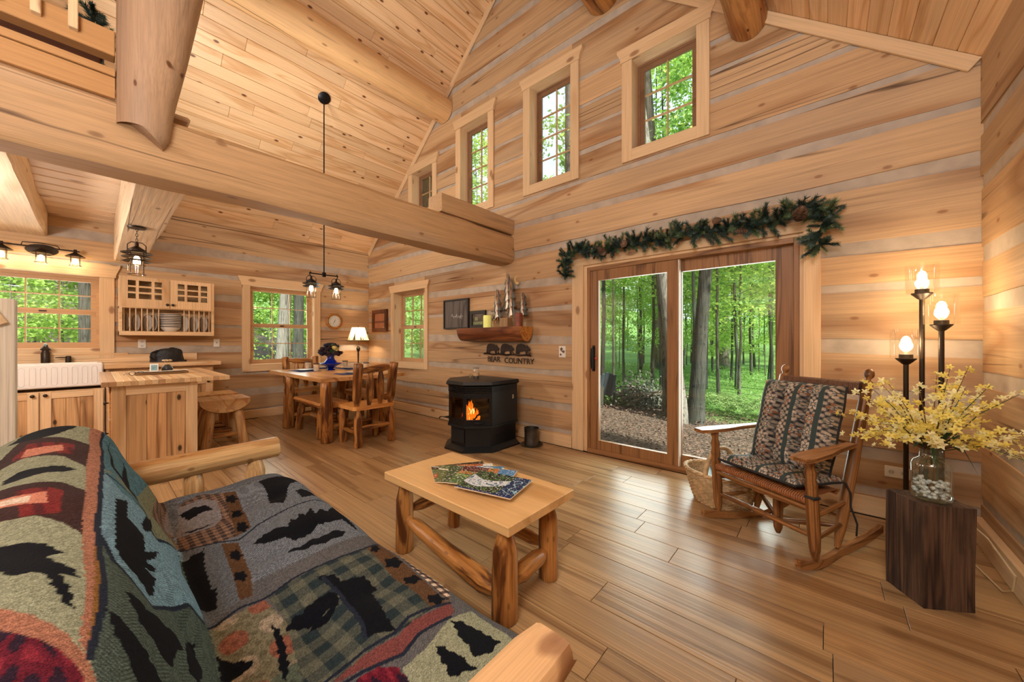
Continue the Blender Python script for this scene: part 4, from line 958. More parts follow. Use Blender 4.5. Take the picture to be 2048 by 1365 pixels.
# footprint (local): front bay towards -y
def foot(s): return [(-.335*s,.27),(-.335*s,-.16*s),(-.13*s,-.365*s),(.13*s,-.365*s),(.335*s,-.16*s),(.335*s,.27)]
def ring(s,z0,z1,s2=None,mat=STV,name='body'):
    a=foot(s);b=foot(s2 or s); n=6
    vs=[(x,y,z0) for x,y in a]+[(x,y,z1) for x,y in b]
    return MB().add(vs,[tuple(range(n))[::-1],tuple(range(n,2*n))]+[(i,(i+1)%n,(i+1)%n+n,i+n) for i in range(n)])
part('base_plate',ring(1.10,0,.015),STV,stv,smooth=0)
part('base_skirt',ring(1.08,.015,.055,.92),STG,stv,smooth=0)
part('pedestal',ring(.90,.05,.27),STV,stv,smooth=0)
part('ash_door',MB().box(-.10,.10,-.34,-.33,.09,.24,.004),STG,stv)
part('ledge',ring(1.0,.268,.29),STG,stv,smooth=0)
# upper body built as shell so the firebox is open behind glass
F=foot(.97)
sb=MB()
sb.box(-.325,.325,.0,.26,.29,.74)                         # rear hopper
sb.box(-.325,.325,-.155,.0,.66,.74).box(-.325,.325,-.155,.0,.29,.33)
part('body',sb,STV,stv,smooth=0)
part('side_panel',MB().box(.322,.334,-.15,.262,.29,.735,.003),STG,stv); part('side_panel',MB().box(-.334,-.322,-.15,.262,.29,.735,.003),STG,stv)
vt=MB()
for i in range(4):
    for k in range(3): vt.box(.333,.3365,-.13+i*.10,-.045+i*.10,.672+k*.018,.681+k*.018)
part('side_vents',vt,plain('vent_dark',(6,6,7),.8),stv)
bay=[(-.325,-.155),(-.126,-.354),(.126,-.354),(.325,-.155)]
names=[]
dr=MB(); gl=MB()
for (a,b) in zip(bay[:-1],bay[1:]):
    a=Vector((a[0],a[1],0));b=Vector((b[0],b[1],0)); t=(b-a); L_=t.length; t.normalize(); nrm=Vector((t.y,-t.x,0))
    M=frameM(a,t,-nrm,(0,0,1))
    dr.box(0,L_,0,.018,.29,.36,M=M); dr.box(0,L_,0,.018,.60,.66,M=M); dr.box(0,.022,0,.018,.36,.60,M=M); dr.box(L_-.022,L_,0,.018,.36,.60,M=M)
    gl.box(.022,L_-.022,.006,.010,.36,.60,M=M)
part('door',dr,STV,stv,smooth=0)
part('door_glass',gl,glassm('stove_glass',(.42,.38,.36),.06),stv,smooth=0)
lv=MB()
for k in range(4):
    z=.668+k*.018
    for (a,b) in zip(bay[:-1],bay[1:]):
        a=Vector((a[0],a[1],0))*1.0;b=Vector((b[0],b[1],0)); t=(b-a);L_=t.length;t.normalize(); nrm=Vector((t.y,-t.x,0)); lv.box(0,L_,-.006,.02,z,z+.009,M=frameM(a,t,-nrm,(0,0,1)))
part('louvres',lv,STV,stv,smooth=0)
part('top',ring(1.06,.755,.79,1.02),STV,stv,smooth=0)
part('top_rim',ring(1.0,.738,.756,1.06),STV,stv,smooth=0)
part('firebox',MB().box(-.2,.2,-.02,0,.33,.66).box(-.28,.28,-.3,0,.325,.335),plain('soot',(10,8,7),.95),stv,smooth=0)
rg=random.Random(8); 
for nm,col_,es,N_,w,h0 in(('flame',(255,128,28),7,34,.085,.23),('flame_core',(255,220,130),14,26,.06,.15)):
    f=MB()
    for i in range(N_):
        x=rg.gauss(.06,w*.6); x=max(-.12,min(.17,x)); y=-.20+rg.uniform(-.04,.04); hh=h0*rg.uniform(.45,1.0)*math.exp(-((x-.06)/.11)**2); r=rg.uniform(.009,.018)
        if hh<.03:continue
        f.tube([(x,y,.335),(x+rg.uniform(-.01,.01),y,.335+hh*.35),(x+rg.uniform(-.02,.02),y,.335+hh*.7),(x+rg.uniform(-.03,.03),y,.335+hh)],[r*.8,r,r*.6,.001],7)
    part(nm,f,emitm(nm,col_,es),stv,stuff=True)
fl2=MB()
for i in range(5): fl2.tube([(-.09+rg.uniform(-.03,.03),-.16,.335),(-.09+rg.uniform(-.03,.03),-.16,.37+rg.uniform(0,.03))],[.012,.002],6)
part('ember',fl2,emitm('ember',(230,50,20),3),stv)
for i in range(4): log('firelog',(-.02+i*.05,-.23,.345),(.08+i*.03,-.13,.40+.01*i),.015,.012,plain('charred',(24,18,14),.9),stv,n=7)
light('fire_glow','POINT',(3.93,-.80,.45),4,(1,.5,.18),.05)
part('latch_handle',MB().tube([(-.33,-.20,.30),(-.42,-.235,.305),(-.44,-.24,.285)],[.006,.006,.009],6),STV,stv)
part('gauge_plate',MB().box(.334,.337,.17,.20,.56,.61,.002).box(.336,.342,.178,.19,.57,.60,.001),plain('steel',(190,190,186),.25,.9),stv)
part('bin_latch',MB().lathe([(.001,0),(.006,0),(.006,.004),(.001,.004)],8,frameM((.305,-.05,.15),(0,1,0),(0,0,1),(1,0,0))),BLACK,stv)
# jar candle with its lid leaning beside it
jc=thing('jar_candle','glass jar candle with a half-burnt wick standing on the stove top','candle',(3.80,-.60,.791))
part('jar',MB().lathe([(.001,0),(.036,0),(.038,.01),(.038,.105),(.032,.12),(.034,.135)],20),vg,jc,smooth=1)
part('wax',MB().lathe([(.001,.004),(.034,.004),(.034,.05),(.001,.05)],16),plain('dark_wax',(40,30,30),.5),jc)
part('label',MB().lathe([(.0386,.035),(.0386,.075)],20),plain('tan_label',(196,160,116),.6),jc)
part('collar',MB().lathe([(.034,.12),(.036,.122),(.036,.134),(.034,.136)],20),plain('steel',(190,190,186),.25,.9),jc)
jl=thing('jar_lid','round glass jar lid leaning against the jar candle','lid',(3.735,-.635,.822)); 
part('disc',MB().lathe([(.001,-.006),(.03,-.006),(.033,0),(.03,.006),(.001,.006)],20),vg,jl,rot=(1.25,0,-.5)); part('knob',MB().ball((0,0,.012),.011,10),vg,jl,rot=(1.25,0,-.5))
# metal ash bucket by the stove
bk=thing('metal_pot','dented dark metal pot on a round tray beside the stove','pot',(4.36,-.22,0))
PEW=plain('pewter',(96,92,88),.38,.85,noise=.25,scale=14,bump=.25)
part('tray',MB().lathe([(.001,0),(.11,0),(.135,.012),(.138,.016),(.11,.008),(.001,.006)],28),PEW,bk)
part('body',MB().lathe([(.001,.008),(.085,.008),(.088,.03),(.084,.12),(.088,.205),(.092,.21),(.085,.21),(.080,.12),(.08,.03),(.001,.03)],28),PEW,bk,smooth=1)
# ================================================================ KITCHEN
CAB=dict(lt=(236,200,156),dk=(214,170,122),knots=0,rings=5,along=.5,across=5,vary=.06,streak=.2,rough=.4)
CZ=wood('cabinet_z',axis='Z',**CAB); CY=wood('cabinet_y',axis='Y',**CAB); CX_=wood('cabinet_x',axis='X',**CAB)
HICK=dict(lt=(214,168,118),dk=(150,104,64),knots=.9,knotcol=(58,34,18),rings=7,along=.5,across=6,vary=.16,streak=.3,rough=.42,ksc=2.2,knotsize=.07,grey=.5,greycol=(232,190,140))
HZ=wood('hickory_z',axis='Z',**HICK); HY=wood('hickory_y',axis='Y',**HICK)
def knob(par,p,ax=(1,0,0),r=.017):
    z=Vector(ax); x=z.orthogonal().normalized(); y=z.cross(x)
    return part('knob',MB().lathe([(.006,0),(.006,.012),(r,.018),(r*1.02,.024),(r*.7,.03),(.001,.031)],12,frameM(p,x,y,z)),BRONZE,par,smooth=1)
def shaker(par,x,y0,y1,z0,z1,planks,kn=None,fw=.075,name='door'):
    d=part(name,MB().box(x-.001,x+.002,y0,y1,z0,z1),CZ,par)
    for a,b in((y0,y0+fw),(y1-fw,y1)): part('stile',MB().box(x+.002,x+.02,a,b,z0,z1,.002),CZ,d)
    for a,b in((z1-fw,z1),(z0,z0+fw)): part('rail',MB().box(x+.002,x+.02,y0+fw,y1-fw,a,b,.002),CY,d)
    a,b=y0+fw,y1-fw
    for i in range(planks):
        part('panel_plank',MB().box(x+.002,x+.010,a+(b-a)*i/planks+.001,a+(b-a)*(i+1)/planks-.001,z0+fw,z1-fw,.002),HZ,d,smooth=0)
    if kn: knob(d,(x+.02,kn[0],kn[1]))
    return d
sc_=thing('sink_cabinet','hickory cabinet with two plank-panel doors beneath the white sink','cabinet')
part('carcass',MB().box(.025,.63,-4.46,-3.575,.09,.70).box(.08,.58,-4.46,-3.575,0,.09),CZ,sc_)
shaker(sc_,.632,-4.035,-3.585,.10,.695,3,(-4.0,.66)); shaker(sc_,.632,-4.455,-4.045,.10,.695,3,(-4.085,.66))
bc=thing('base_cabinet','pine base cabinet with drawers under the counter, right of the sink','cabinet')
part('carcass',MB().box(.025,.60,-3.565,-2.57,.09,.92).box(.08,.55,-3.565,-2.57,0,.09),CZ,bc)
for y0,y1 in((-3.555,-3.075),(-3.065,-2.58)):
    dd=part('drawer',MB().box(.602,.622,y0,y1,.76,.90,.004),HY,bc); knob(dd,(.622,(y0+y1)/2,.83)); shaker(bc,.602,y0,y1,.11,.745,3,(y1-.05,.70))
o=part('worktop',MB().box(.0,.69,-3.58,-2.50,.922,.972,.005),CY); tag(o,'pale wooden worktop right of the sink, with the black bag on it','worktop')
o=part('backsplash_board',MB().box(.0,.022,-4.5,-2.66,.974,1.075,.003).box(.0,.03,-4.5,-3.36,1.075,1.095,.003),CY); tag(o,'low wooden backsplash board behind the sink and worktop','backsplash')
# fluted apron sink
SW=plain('fireclay',(238,232,226),.18,coat=.4)
sk=thing('apron_sink','white fluted farmhouse apron sink under the kitchen window','sink')
part('bowl',MB().box(.10,.14,-4.45,-3.59,.75,.99,.006).box(.14,.62,-4.45,-4.41,.75,.99,.006).box(.14,.62,-3.63,-3.59,.75,.99,.006).box(.10,.62,-4.45,-3.59,.735,.76,.004),SW,sk)
ap=MB().box(.62,.655,-4.455,-3.585,.735,.997,.012); 
part('apron',ap,SW,sk)
rib=MB()
for i in range(12):
    y=-3.655-.072*i-.0
    if y<-4.43:break
    P=[]
    for k in range(20):
        a=2*PI*k/20; P.append((y+.021*math.cos(a),.866+(.078 if math.sin(a)>0 else -.078)+.021*math.sin(a)))
    # raised rounded outline = a flute
    rib.tube([(.656,u,v) for u,v in P],.0035,6,closed=True)
part('flutes',rib,SW,sk,smooth=1)
fc=thing('faucet','dark bronze bottle-shaped faucet behind the sink','faucet',(.08,-4.03,.99))
part('body',MB().lathe([(.001,0),(.034,0),(.036,.01),(.036,.12),(.03,.13),(.028,.15),(.040,.155),(.042,.165),(.026,.185),(.018,.2),(.018,.215),(.001,.217)],18),BRONZE,fc)
part('spout',MB().tube([(0,0,.20),(.03,0,.222),(.09,0,.215),(.13,0,.19)],[.012,.012,.011,.010],8),BRONZE,fc)
o=thing('soap_lever','dark bronze side lever right of the faucet','lever',(.08,-3.86,.99)); part('post',MB().lathe([(.001,0),(.024,0),(.024,.07),(.018,.078),(.001,.08)],14),BRONZE,o); part('lever',MB().tube([(0,0,.06),(0,-.06,.063),(0,-.10,.06)],[.008,.007,.005],8),BRONZE,o)
# wall cabinet with glazed doors and plate rack
wc=thing('plate_rack_cabinet','pine wall cabinet with two glazed doors above an open plate rack','cabinet')
y0,y1=-3.45,-2.516
part('carcass',MB().box(.01,.30,y0,y0+.02,1.325,2.075).box(.01,.30,y1-.02,y1,1.325,2.075).box(.01,.30,y0,y1,2.055,2.075).box(.01,.30,y0,y1,1.675,1.695).box(.01,.30,y0,y1,1.325,1.375).box(.01,.02,y0,y1,1.33,2.07),CY,wc,smooth=0)
part('face_frame',MB().hoop(y0,y1,1.325,1.69,.028,.028,.053,.012,.30,.32,lambda u,d_,z:(d_,u,z)),CY,wc)
for a,b,k in((y0,-2.986,-3.01),(-2.980,y1,-2.955)):
    gz0,gz1=1.795,2.03; ga,gb=a+.075,b-.075
    d=part('door',MB().hoop(a,b,1.69,2.078,ga-a,b-gb,gz0-1.69,2.078-gz1,.30,.322,lambda u,d_,z:(d_,u,z)),CZ,wc)
    for t in(.27,.73):
        y=ga+(gb-ga)*t; part('muntin',MB().box(.302,.320,y-.014,y+.014,gz0,gz1),CZ,d)
    for t in(1/3,2/3):
        z=gz0+(gz1-gz0)*t; part('muntin',MB().box(.304,.318,ga,gb,z-.011,z+.011),CY,d)
    part('pane',MB().box(.308,.312,ga,gb,gz0,gz1),GLASS,d,smooth=0); knob(d,(.322,k,1.735))
for y in(-3.408,-3.355,-3.302,-3.248,-3.197,-3.142,-3.089,-2.836,-2.783,-2.73,-2.677,-2.622,-2.566):
    part('dowel',MB().tube([(.285,y,1.376),(.285,y,1.676)],.0055,8),CZ,wc)
CER=plain('ceramic',(222,214,204),.25)
pl0=thing('dinner_plate','','plate',(.17,0,1.50),0,'plates upright in the rack')
part('plate',MB().lathe([(.001,0),(.07,0),(.075,.006),(.112,.016),(.115,.019),(.11,.019),(.07,.01),(.001,.01)],26),CER,pl0,rot=(PI/2,0,0),smooth=1)
part('rim_band',MB().lathe([(.098,.0155),(.110,.0198)],26),plain('rim_brown',(128,104,84),.3),pl0,rot=(PI/2,0,0))
PP=[(-3.378,'leftmost stoneware plate in the rack'),(-3.276,'second stoneware plate from the left in the rack'),(-3.17,'third stoneware plate from the left in the rack'),(-3.115,'stoneware plate just left of the striped bowls in the rack'),(-2.805,'stoneware plate just right of the striped bowls in the rack'),(-2.70,'second stoneware plate from the right in the rack'),(-2.595,'rightmost stoneware plate in the rack')]
for i,(y,lab) in enumerate(PP):
    p=pl0 if i==0 else dup(pl0); p.location=(.165,y,1.493); p['label']=lab; p.rotation_euler=(0,0,R(.28,.42))
STR_B=plain('stripe_black',(30,26,26),.3)
for i in range(4):
    b=thing('striped_bowl',['lowest black-striped white bowl of the stack in the plate rack','second lowest black-striped white bowl of the stack in the rack','third black-striped white bowl up the stack in the rack','topmost black-striped white bowl of the stack in the rack'][i],'bowl',(.17,-2.965,1.377+i*.047),0,'striped bowls stacked in the rack')
    part('bowl',MB().lathe([(.001,0),(.045,0),(.05,.006),(.085,.05),(.092,.098),(.088,.098),(.08,.05),(.04,.012),(.001,.012)],26),CER,b,smooth=1)
    b.scale=(1.25,1.25,1.08)
    for z,r in((.058,.0868),(.080,.0898)): part('stripe',MB().lathe([(r-.0005,z),(r+.0016,z+.011)],26),STR_B,b)
for y,r,h,lab in((-3.30,.045,.09,'small bowl behind the left glazed cabinet door'),(-3.18,.05,.07,'white cup behind the left glazed cabinet door'),(-2.82,.045,.10,'dark cup behind the right glazed cabinet door'),(-2.68,.045,.08,'dark bowl behind the right glazed cabinet door')):
    o=part('cup',MB().lathe([(.001,0),(r*.7,0),(r,h*.5),(r*1.05,h),(r*.95,h),(r*.8,h*.4),(.001,.008)],18),CER if 'dark' not in lab else plain('dark_cup',(44,42,40),.3),loc=(.18,y,1.696)); tag(o,lab,'cup')
# switch plates
def plate_(name,lab,loc,rotz,w_,h_,kind):
    o=thing(name,lab,'outlet' if kind=='outlet' else 'switch',loc,rotz)
    part('cover',MB().box(-w_/2,w_/2,-.007,0,-h_/2,h_/2,.003),WHITE,o)
    DK=plain('slot_dark',(60,56,52),.6)
    if kind=='outlet':
        for s in(-1,1):
            c=(s*h_*0,0,s*h_*.24) if h_>w_ else (s*w_*.24,0,0)
            part('socket',MB().lathe([(.001,0),(.016,0),(.016,.002),(.001,.002)],16,frameM((c[0],-.007,c[2]),(1,0,0),(0,0,1),(0,-1,0))),plain('socket_white',(204,200,190),.4),o)
            part('slots',MB().box(c[0]-.007,c[0]-.005,-.0105,-.009,c[2]-.005,c[2]+.005).box(c[0]+.005,c[0]+.007,-.0105,-.009,c[2]-.005,c[2]+.005),DK,o)
    else: part('toggle',MB().box(-.005,.005,-.02,-.007,-.004,.014,.002),plain('toggle_dark',(120,116,108),.4),o)
    return o
plate_('outlet_plate','white outlet plate under the plate-rack cabinet',(.0,-3.228,1.213),PI/2,.078,.12,'outlet')
plate_('switch_plate','white switch plate right of the plate-rack cabinet',(.0,-2.431,1.22),PI/2,.075,.12,'switch')
plate_('outlet_plate','cream outlet plate turned sideways on the log wall behind the floor lamp',(7.405,.0,.335),0,.125,.078,'outlet')
sp=plate_('switch_plate','switch plate with brown leaf pattern left of the sliding door',(4.655,.0,1.123),0,.095,.135,'switch')
lm=MB(); 
for (x,z,s,r) in((-.01,.03,.03,.3),(.02,.0,.026,1.6),(-.02,-.035,.02,2.8)):
    lm.prism([(x+s*(1 if k%2==0 else .45)*math.cos(2*PI*k/10+r),z+s*(1 if k%2==0 else .45)*math.sin(2*PI*k/10+r)) for k in range(10)],-.0075,-.0068,XZ)
part('leaf_print',lm,plain('leaf_brown',(92,58,40),.5),sp,smooth=0)
# black bag on the worktop
mb=MB().grid(lambda u,v:(lambda a,h:( .10*math.cos(a)*(1-.35*h**2)+.01*mnoise.noise(Vector((a*2,h*4,1))), .165*math.sin(a)*(1-.30*h**2)*(1+.08*mnoise.noise(Vector((a,h*3,4)))), .155*math.sin(h*PI/2)*(1+.18*math.sin(a+1)+.10*mnoise.noise(Vector((a*1.5,h*3,9))))))(2*PI*u,v),28,10,True)
bg_=thing('black_bag','black fabric bag slumped on the worktop','bag',(.34,-3.01,.973)); part('bag_body',mb,plain('black_nylon',(18,18,22),.55,noise=.3,scale=30,bump=.5),bg_,smooth=1.2)
part('strap',MB().tube([(.09,-.14,.03),(.12,-.17,.07),(.10,-.16,.12),(.05,-.10,.15)],.012,6),plain('black_nylon',(18,18,22),.55),bg_)
part('flap',MB().grid(lambda u,v:(.10+.03*v,-.02+.2*u,.03-.028*v+.01*math.sin(u*6)),8,3),plain('black_nylon',(18,18,22),.55),bg_)
# island
isl=thing('kitchen_island','hickory kitchen island with plank panel end and butcher-block top','island')
BBL=[wood(f'butcher_{i}',axis='X',lt=c,dk=tuple(int(v*.86) for v in c),knots=0,rings=4,vary=.03,streak=.14,rough=.38) for i,c in enumerate(((232,198,152),(214,174,128),(192,150,110),(224,186,140)))]
rg=random.Random(5); y=-3.62
while y<-2.781:
    w_=min(.042,-2.78-y); part('butcher_stave',MB().box(1.07,2.59,y+.0004,y+w_-.0004,.872,.912,.0015),BBL[rg.randint(0,3)],isl,smooth=0); y+=w_
part('carcass',MB().box(1.22,2.475,-3.555,-3.02,.0,.87),HZ,isl)
shaker(isl,2.477,-3.563,-3.01,.02,.868,3,None,.085,'end_panel')
for k,(a,b) in enumerate(((.60,.84),(.34,.58))):
    dd=part('drawer',MB().box(2.02,2.45,-3.575,-3.555,a,b,.003),HY,isl); knob(dd,(2.40,-3.575,(a+b)/2),(0,-1,0))
# things on the island
bk_=thing('birch_tray','long birch-bark slab tray on the island top','tray',(1.90,-3.20,.913),.05)
part('bark',MB().grid(lambda u,v:((u-.5)*.13*(1-.3*abs(v*2-1)**3),(v-.5)*.44,.0245+.005*abs(u-.5)*2+.004*abs(v*2-1)**2),6,24),plain('birch_bark',(196,190,180),.8,noise=.5,scale=34,bump=.3),bk_,smooth=1)
part('underside',MB().box(-.05,.05,-.20,.20,0,.024,.01),plain('birch_wood',(150,116,80),.7),bk_)
eg=thing('eyeglasses','pair of eyeglasses folded at the left end of the birch tray','glasses',(1.95,-3.385,.913),.3)
for s in(-1,1): part('rim',MB().tube([(.0+.006*0,s*.03+.024*math.cos(a),.022+.018*math.sin(a)) for a in [2*PI*i/16 for i in range(16)]],.0022,5,closed=True),BRONZE,eg)
part('arm',MB().tube([(0,-.055,.026),(-.10,-.05,.012),(-.12,-.05,.004)],.0018,5),BRONZE,eg); part('arm',MB().tube([(0,.055,.026),(-.10,.045,.012),(-.12,.045,.004)],.0018,5),BRONZE,eg)
ws=thing('weather_display','small white and black digital display leaning on the island','clock',(1.72,-3.245,.913),-.12)
part('housing',MB().box(-.012,.012,-.035,.035,0,.10,.004),plain('housing_black',(30,30,32),.4),ws,rot=(0,-.22,0)); part('bezel',MB().box(.0122,.0145,-.033,.033,.003,.098,.001),WHITE,ws,rot=(0,-.22,0)); part('screen',MB().box(.0146,.016,-.024,.024,.028,.085),plain('lcd',(92,140,146),.25),ws,rot=(0,-.22,0))
part('digits',MB().box(.0161,.0165,-.015,.012,.058,.062).box(.0161,.0165,-.015,.005,.045,.048),plain('lcd_ink',(30,50,56),.4),ws,rot=(0,-.22,0))
bv=thing('bud_vase','round dark bud vase holding dried cream flowers on the island','vase',(1.66,-3.14,.913)); part('body',MB().lathe([(.001,0),(.03,0),(.046,.025),(.046,.05),(.024,.078),(.014,.084),(.012,.078),(.001,.07)],20),plain('bud_glaze',(48,54,56),.25),bv,smooth=1)
for i in range(6):
    a=i*1.1; part('dried_flower',MB().tube([(0,0,.07),(.012*math.cos(a),.012*math.sin(a),.10),(.03*math.cos(a),.03*math.sin(a),.125)],[.001,.001,.001],4).ball((.03*math.cos(a),.03*math.sin(a),.128),.014,7,.7),plain('dried_cream',(206,180,140),.8,noise=.2,scale=60),bv)
# half-log stools
for x,lab in((1.60,'half-log stool nearer the sofa at the island overhang'),(1.02,'half-log stool behind the front one at the island overhang')):
    s=thing('log_stool',lab,'stool',(x,-2.66,0),0,'half-log stools at the island')
    mb=MB(); n=8; vs=[];K=[]
    for k in range(13):
        a=PI+PI*k/12; K.append((.235*math.cos(a),.15*math.sin(a)))
    for i in range(n+1):
        for (u,v) in K: vs.append((-.22+.44*i/n,u*(1+.03*mnoise.noise(Vector((i*.5,u*9,x)))),.575+v*(1+.05*mnoise.noise(Vector((i*.7,v*9,x))))))
    m=len(K); fs=[(i*m+k,i*m+(k+1)%m,(i+1)*m+(k+1)%m,(i+1)*m+k) for i in range(n) for k in range(m)]+[tuple(range(m))[::-1],tuple(range(n*m,n*m+m))]
    mb.add(vs,fs); part('seat',mb,wood('halflog_x',axis='X',lt=(222,178,124),dk=(186,136,84),knots=.5,rings=6,along=1,across=5,vary=.05,streak=.2,rough=.35),s,smooth=.5)
    for a,b in((-.15,-.16),(-.15,.16),(.15,-.16),(.15,.16)):
        log('leg',(a*1.15,b*1.15,0),(a*.9,b*.72,.5),.052,.045,FLOGP,s,neck1=.04)
    log('stretcher',(-.15,-.16,.16),(-.15,.16,.16),.025,.025,FLOGZ,s); log('stretcher',(.15,-.16,.16),(.15,.16,.16),.025,.025,FLOGZ,s)
# vanity bar light above the kitchen window
LGL=glassm('lantern_glass',(.98,.96,.92),.06); BULB=emitm('bulb_glow',(255,222,170),22)
vl=thing('bar_light','bronze bar light with three lantern shades above the kitchen window','lamp',(.0,-4.06,2.31))
part('backplate',MB().lathe([(.001,0),(.09,0),(.085,.02),(.001,.024)],24,frameM((0.002,0,.02),(0,1.4,0),(0,0,.75),(1,0,0))),BRONZE,vl)
part('bar',MB().tube([(.13,-.30,0.03),(.13,.29,.03)],.008,8),BRONZE,vl); part('arm',MB().tube([(.02,0,.02),(.13,0,.03)],.009,8),BRONZE,vl)
part('curl',MB().tube([(.13,-.14,.03),(.13,-.13,.07),(.13,0,.08),(.13,.12,.065),(.13,.14,.03)],.005,6),BRONZE,vl)
for k,yy in enumerate((-.27,0,.255)):
    T=Matrix.Translation((.13,yy,0))
    sh=part('shade',MB().lathe([(.001,.05),(.014,.05),(.014,.02),(.02,.01),(.082,-.035),(.082,-.04),(.001,-.02)],20,T),BRONZE,vl)
    fr=MB(); 
    for a in range(4): q=PI/4+a*PI/2; fr.tube([(.05*math.cos(q),.05*math.sin(q),-.03),(.05*math.cos(q),.05*math.sin(q),-.145)],.003,5,M=T)
    fr.tube([(.05*math.cos(2*PI*i/20),.05*math.sin(2*PI*i/20),-.145) for i in range(20)],.003,5,closed=True,M=T)
    part('cage',fr,BRONZE,sh); part('glass',MB().lathe([(.046,-.035),(.046,-.15)],20,T),LGL,sh,smooth=1)
    part('bulb',MB().ball((.13,yy,-.09),.026,10,1.3),BULB,sh,smooth=1)
    light('bar_bulb','POINT',(.13,-4.06+yy,2.215),10,WARM,.03)
# lantern pendant under the joist
def lantern(par,z0,sc1=1,off=(0,0,0),discs=3,cageh=.21):
    T=Matrix.Translation(off)@Matrix.Scale(sc1,4)
    part('cap',MB().lathe([(.001,.09),(.012,.088),(.014,.05),(.034,.035),(.058,.018),(.058,0),(.001,0)],18,T),BRONZE,par)
    for k in range(discs): part('disc',MB().lathe([(.058,.004-.038*k),(.108-.006*k,-.014-.038*k),(.105-.006*k,-.018-.038*k),(.058,-.002-.038*k)],24,T),BRONZE,par)
    g=part('glass',MB().lathe([(.057,-.002),(.057,-cageh)],20,T),LGL,par,smooth=1)
    c=MB()
    for a in range(4): q=PI/4+a*PI/2; c.tube([(.06*math.cos(q),.06*math.sin(q),0),(.06*math.cos(q),.06*math.sin(q),-cageh)],.0025,5,M=T)
    for z in(-cageh*.6,-cageh): c.tube([(.06*math.cos(2*PI*i/20),.06*math.sin(2*PI*i/20),z) for i in range(20)],.0025,5,closed=True,M=T)
    part('cage',c,BRONZE,par); part('bulb',MB().ball((0,0,-.075),.024,10,1.6,M=T),BULB,par,smooth=1)
    part('bail',MB().tube([(0,-.06,-.02),(0,-.06,.06),(0,-.035,.085),(0,.035,.085),(0,.06,.06),(0,.06,-.02)],.004,6,M=T),BRONZE,par)
lp=thing('lantern_pendant','bronze lantern pendant with stacked discs hanging from the loft joist','lamp',(2.25,-3.40,2.07))
part('canopy',MB().lathe([(.001,.0),(.06,0),(.065,.012),(.03,.02),(.001,.022)],20,Matrix.Translation((0,0,.212))),BRONZE,lp)
ch=MB()
for k in range(5):
    z=.105+.024*k; ch.tube([((.008*math.cos(a) if k%2 else 0),(0 if k%2 else .008*math.cos(a)),z+.014*math.sin(a)) for a in [2*PI*i/10 for i in range(10)]],.0022,5,closed=True)
part('chain',ch,BRONZE,lp); lantern(lp,0); light('pendant_bulb','POINT',(2.25,-3.40,1.99),11,WARM,.03)
# dining pendant
dp=thing('dining_pendant','black two-lantern pendant on a long rod over the dining table','lamp',(1.823,-1.589,2.16))
part('canopy',MB().lathe([(.001,0),(.075,0),(.08,.012),(.05,.03),(.001,.034)],24,frameM((0,0,4.59-2.16),Vector((1,0,SL)).normalized(),(0,1,0),-Vector((-SL,0,1)).normalized())),BLACK,dp)
part('rod',MB().tube([(0,0,-.03),(0,0,2.42)],.008,8),BLACK,dp)
part('crossbar',MB().tube([(0,-.19,-.0),(0,.19,0)],.008,8).box(-.016,.016,-.022,.022,-.03,.03,.004),BLACK,dp)
for s,nm in((-1,'left'),(1,'right')):
    l=MB().tube([(0,s*.16,0),(0,s*.175,.02),(0,s*.185,.0),(0,s*.165,-.06)],.006,6); part('hook',l,BLACK,dp)
    _m=BRONZE; BRONZE=BLACK; lantern(dp,0,1.0,(0,s*.163,-.125),2,.2); BRONZE=_m
    light('dining_bulb','POINT',(1.823,-1.589+s*.163,1.955),26,WARM,.03)

# ================================================================ DINING AREA
dt=thing('dining_table','live-edge log dining table set with blue placemats','table',(1.4,-1.28,0))
DT_=wood('dining_top',axis='X',lt=(222,170,112),dk=(194,138,82),knots=.5,rings=6,along=.5,across=4,vary=.02,streak=.15,rough=.24)
mb=MB(); n=16
P=[(-.99+1.98*i/n,-.57+.012*mnoise.noise(Vector((i*.6,1,1)))) for i in range(n+1)]+[(.985-1.98*i/n,.60+.012*mnoise.noise(Vector((i*.6,5,1)))) for i in range(n+1)]
mb.prism(P,.742,.79,XY); part('tabletop',mb,DT_,dt,smooth=.5)
for x,y in((.96,-.50),(.90,.23),(-.22,-.53),(-.25,.23)):
    log('leg',(x+(.03 if x>0 else -.03),y,0),(x,y,.742),.075,.062,FLOGZ,dt,n=14,bump=.14)
log('stretcher',(-.24,-.15,.16),(.93,-.15,.16),.05,.05,FLOGZ,dt,neck0=.05,neck1=.05); 
for x in(-.24,.93): log('cross_stretcher',(x,-.5,.16),(x,.23,.16),.042,.042,FLOGZ,dt)
SEATW=wood('seat_plank',axis='Y',lt=(222,160,92),dk=(190,122,60),knots=.4,rings=5,along=.6,across=4,vary=.06,streak=.15,rough=.25)
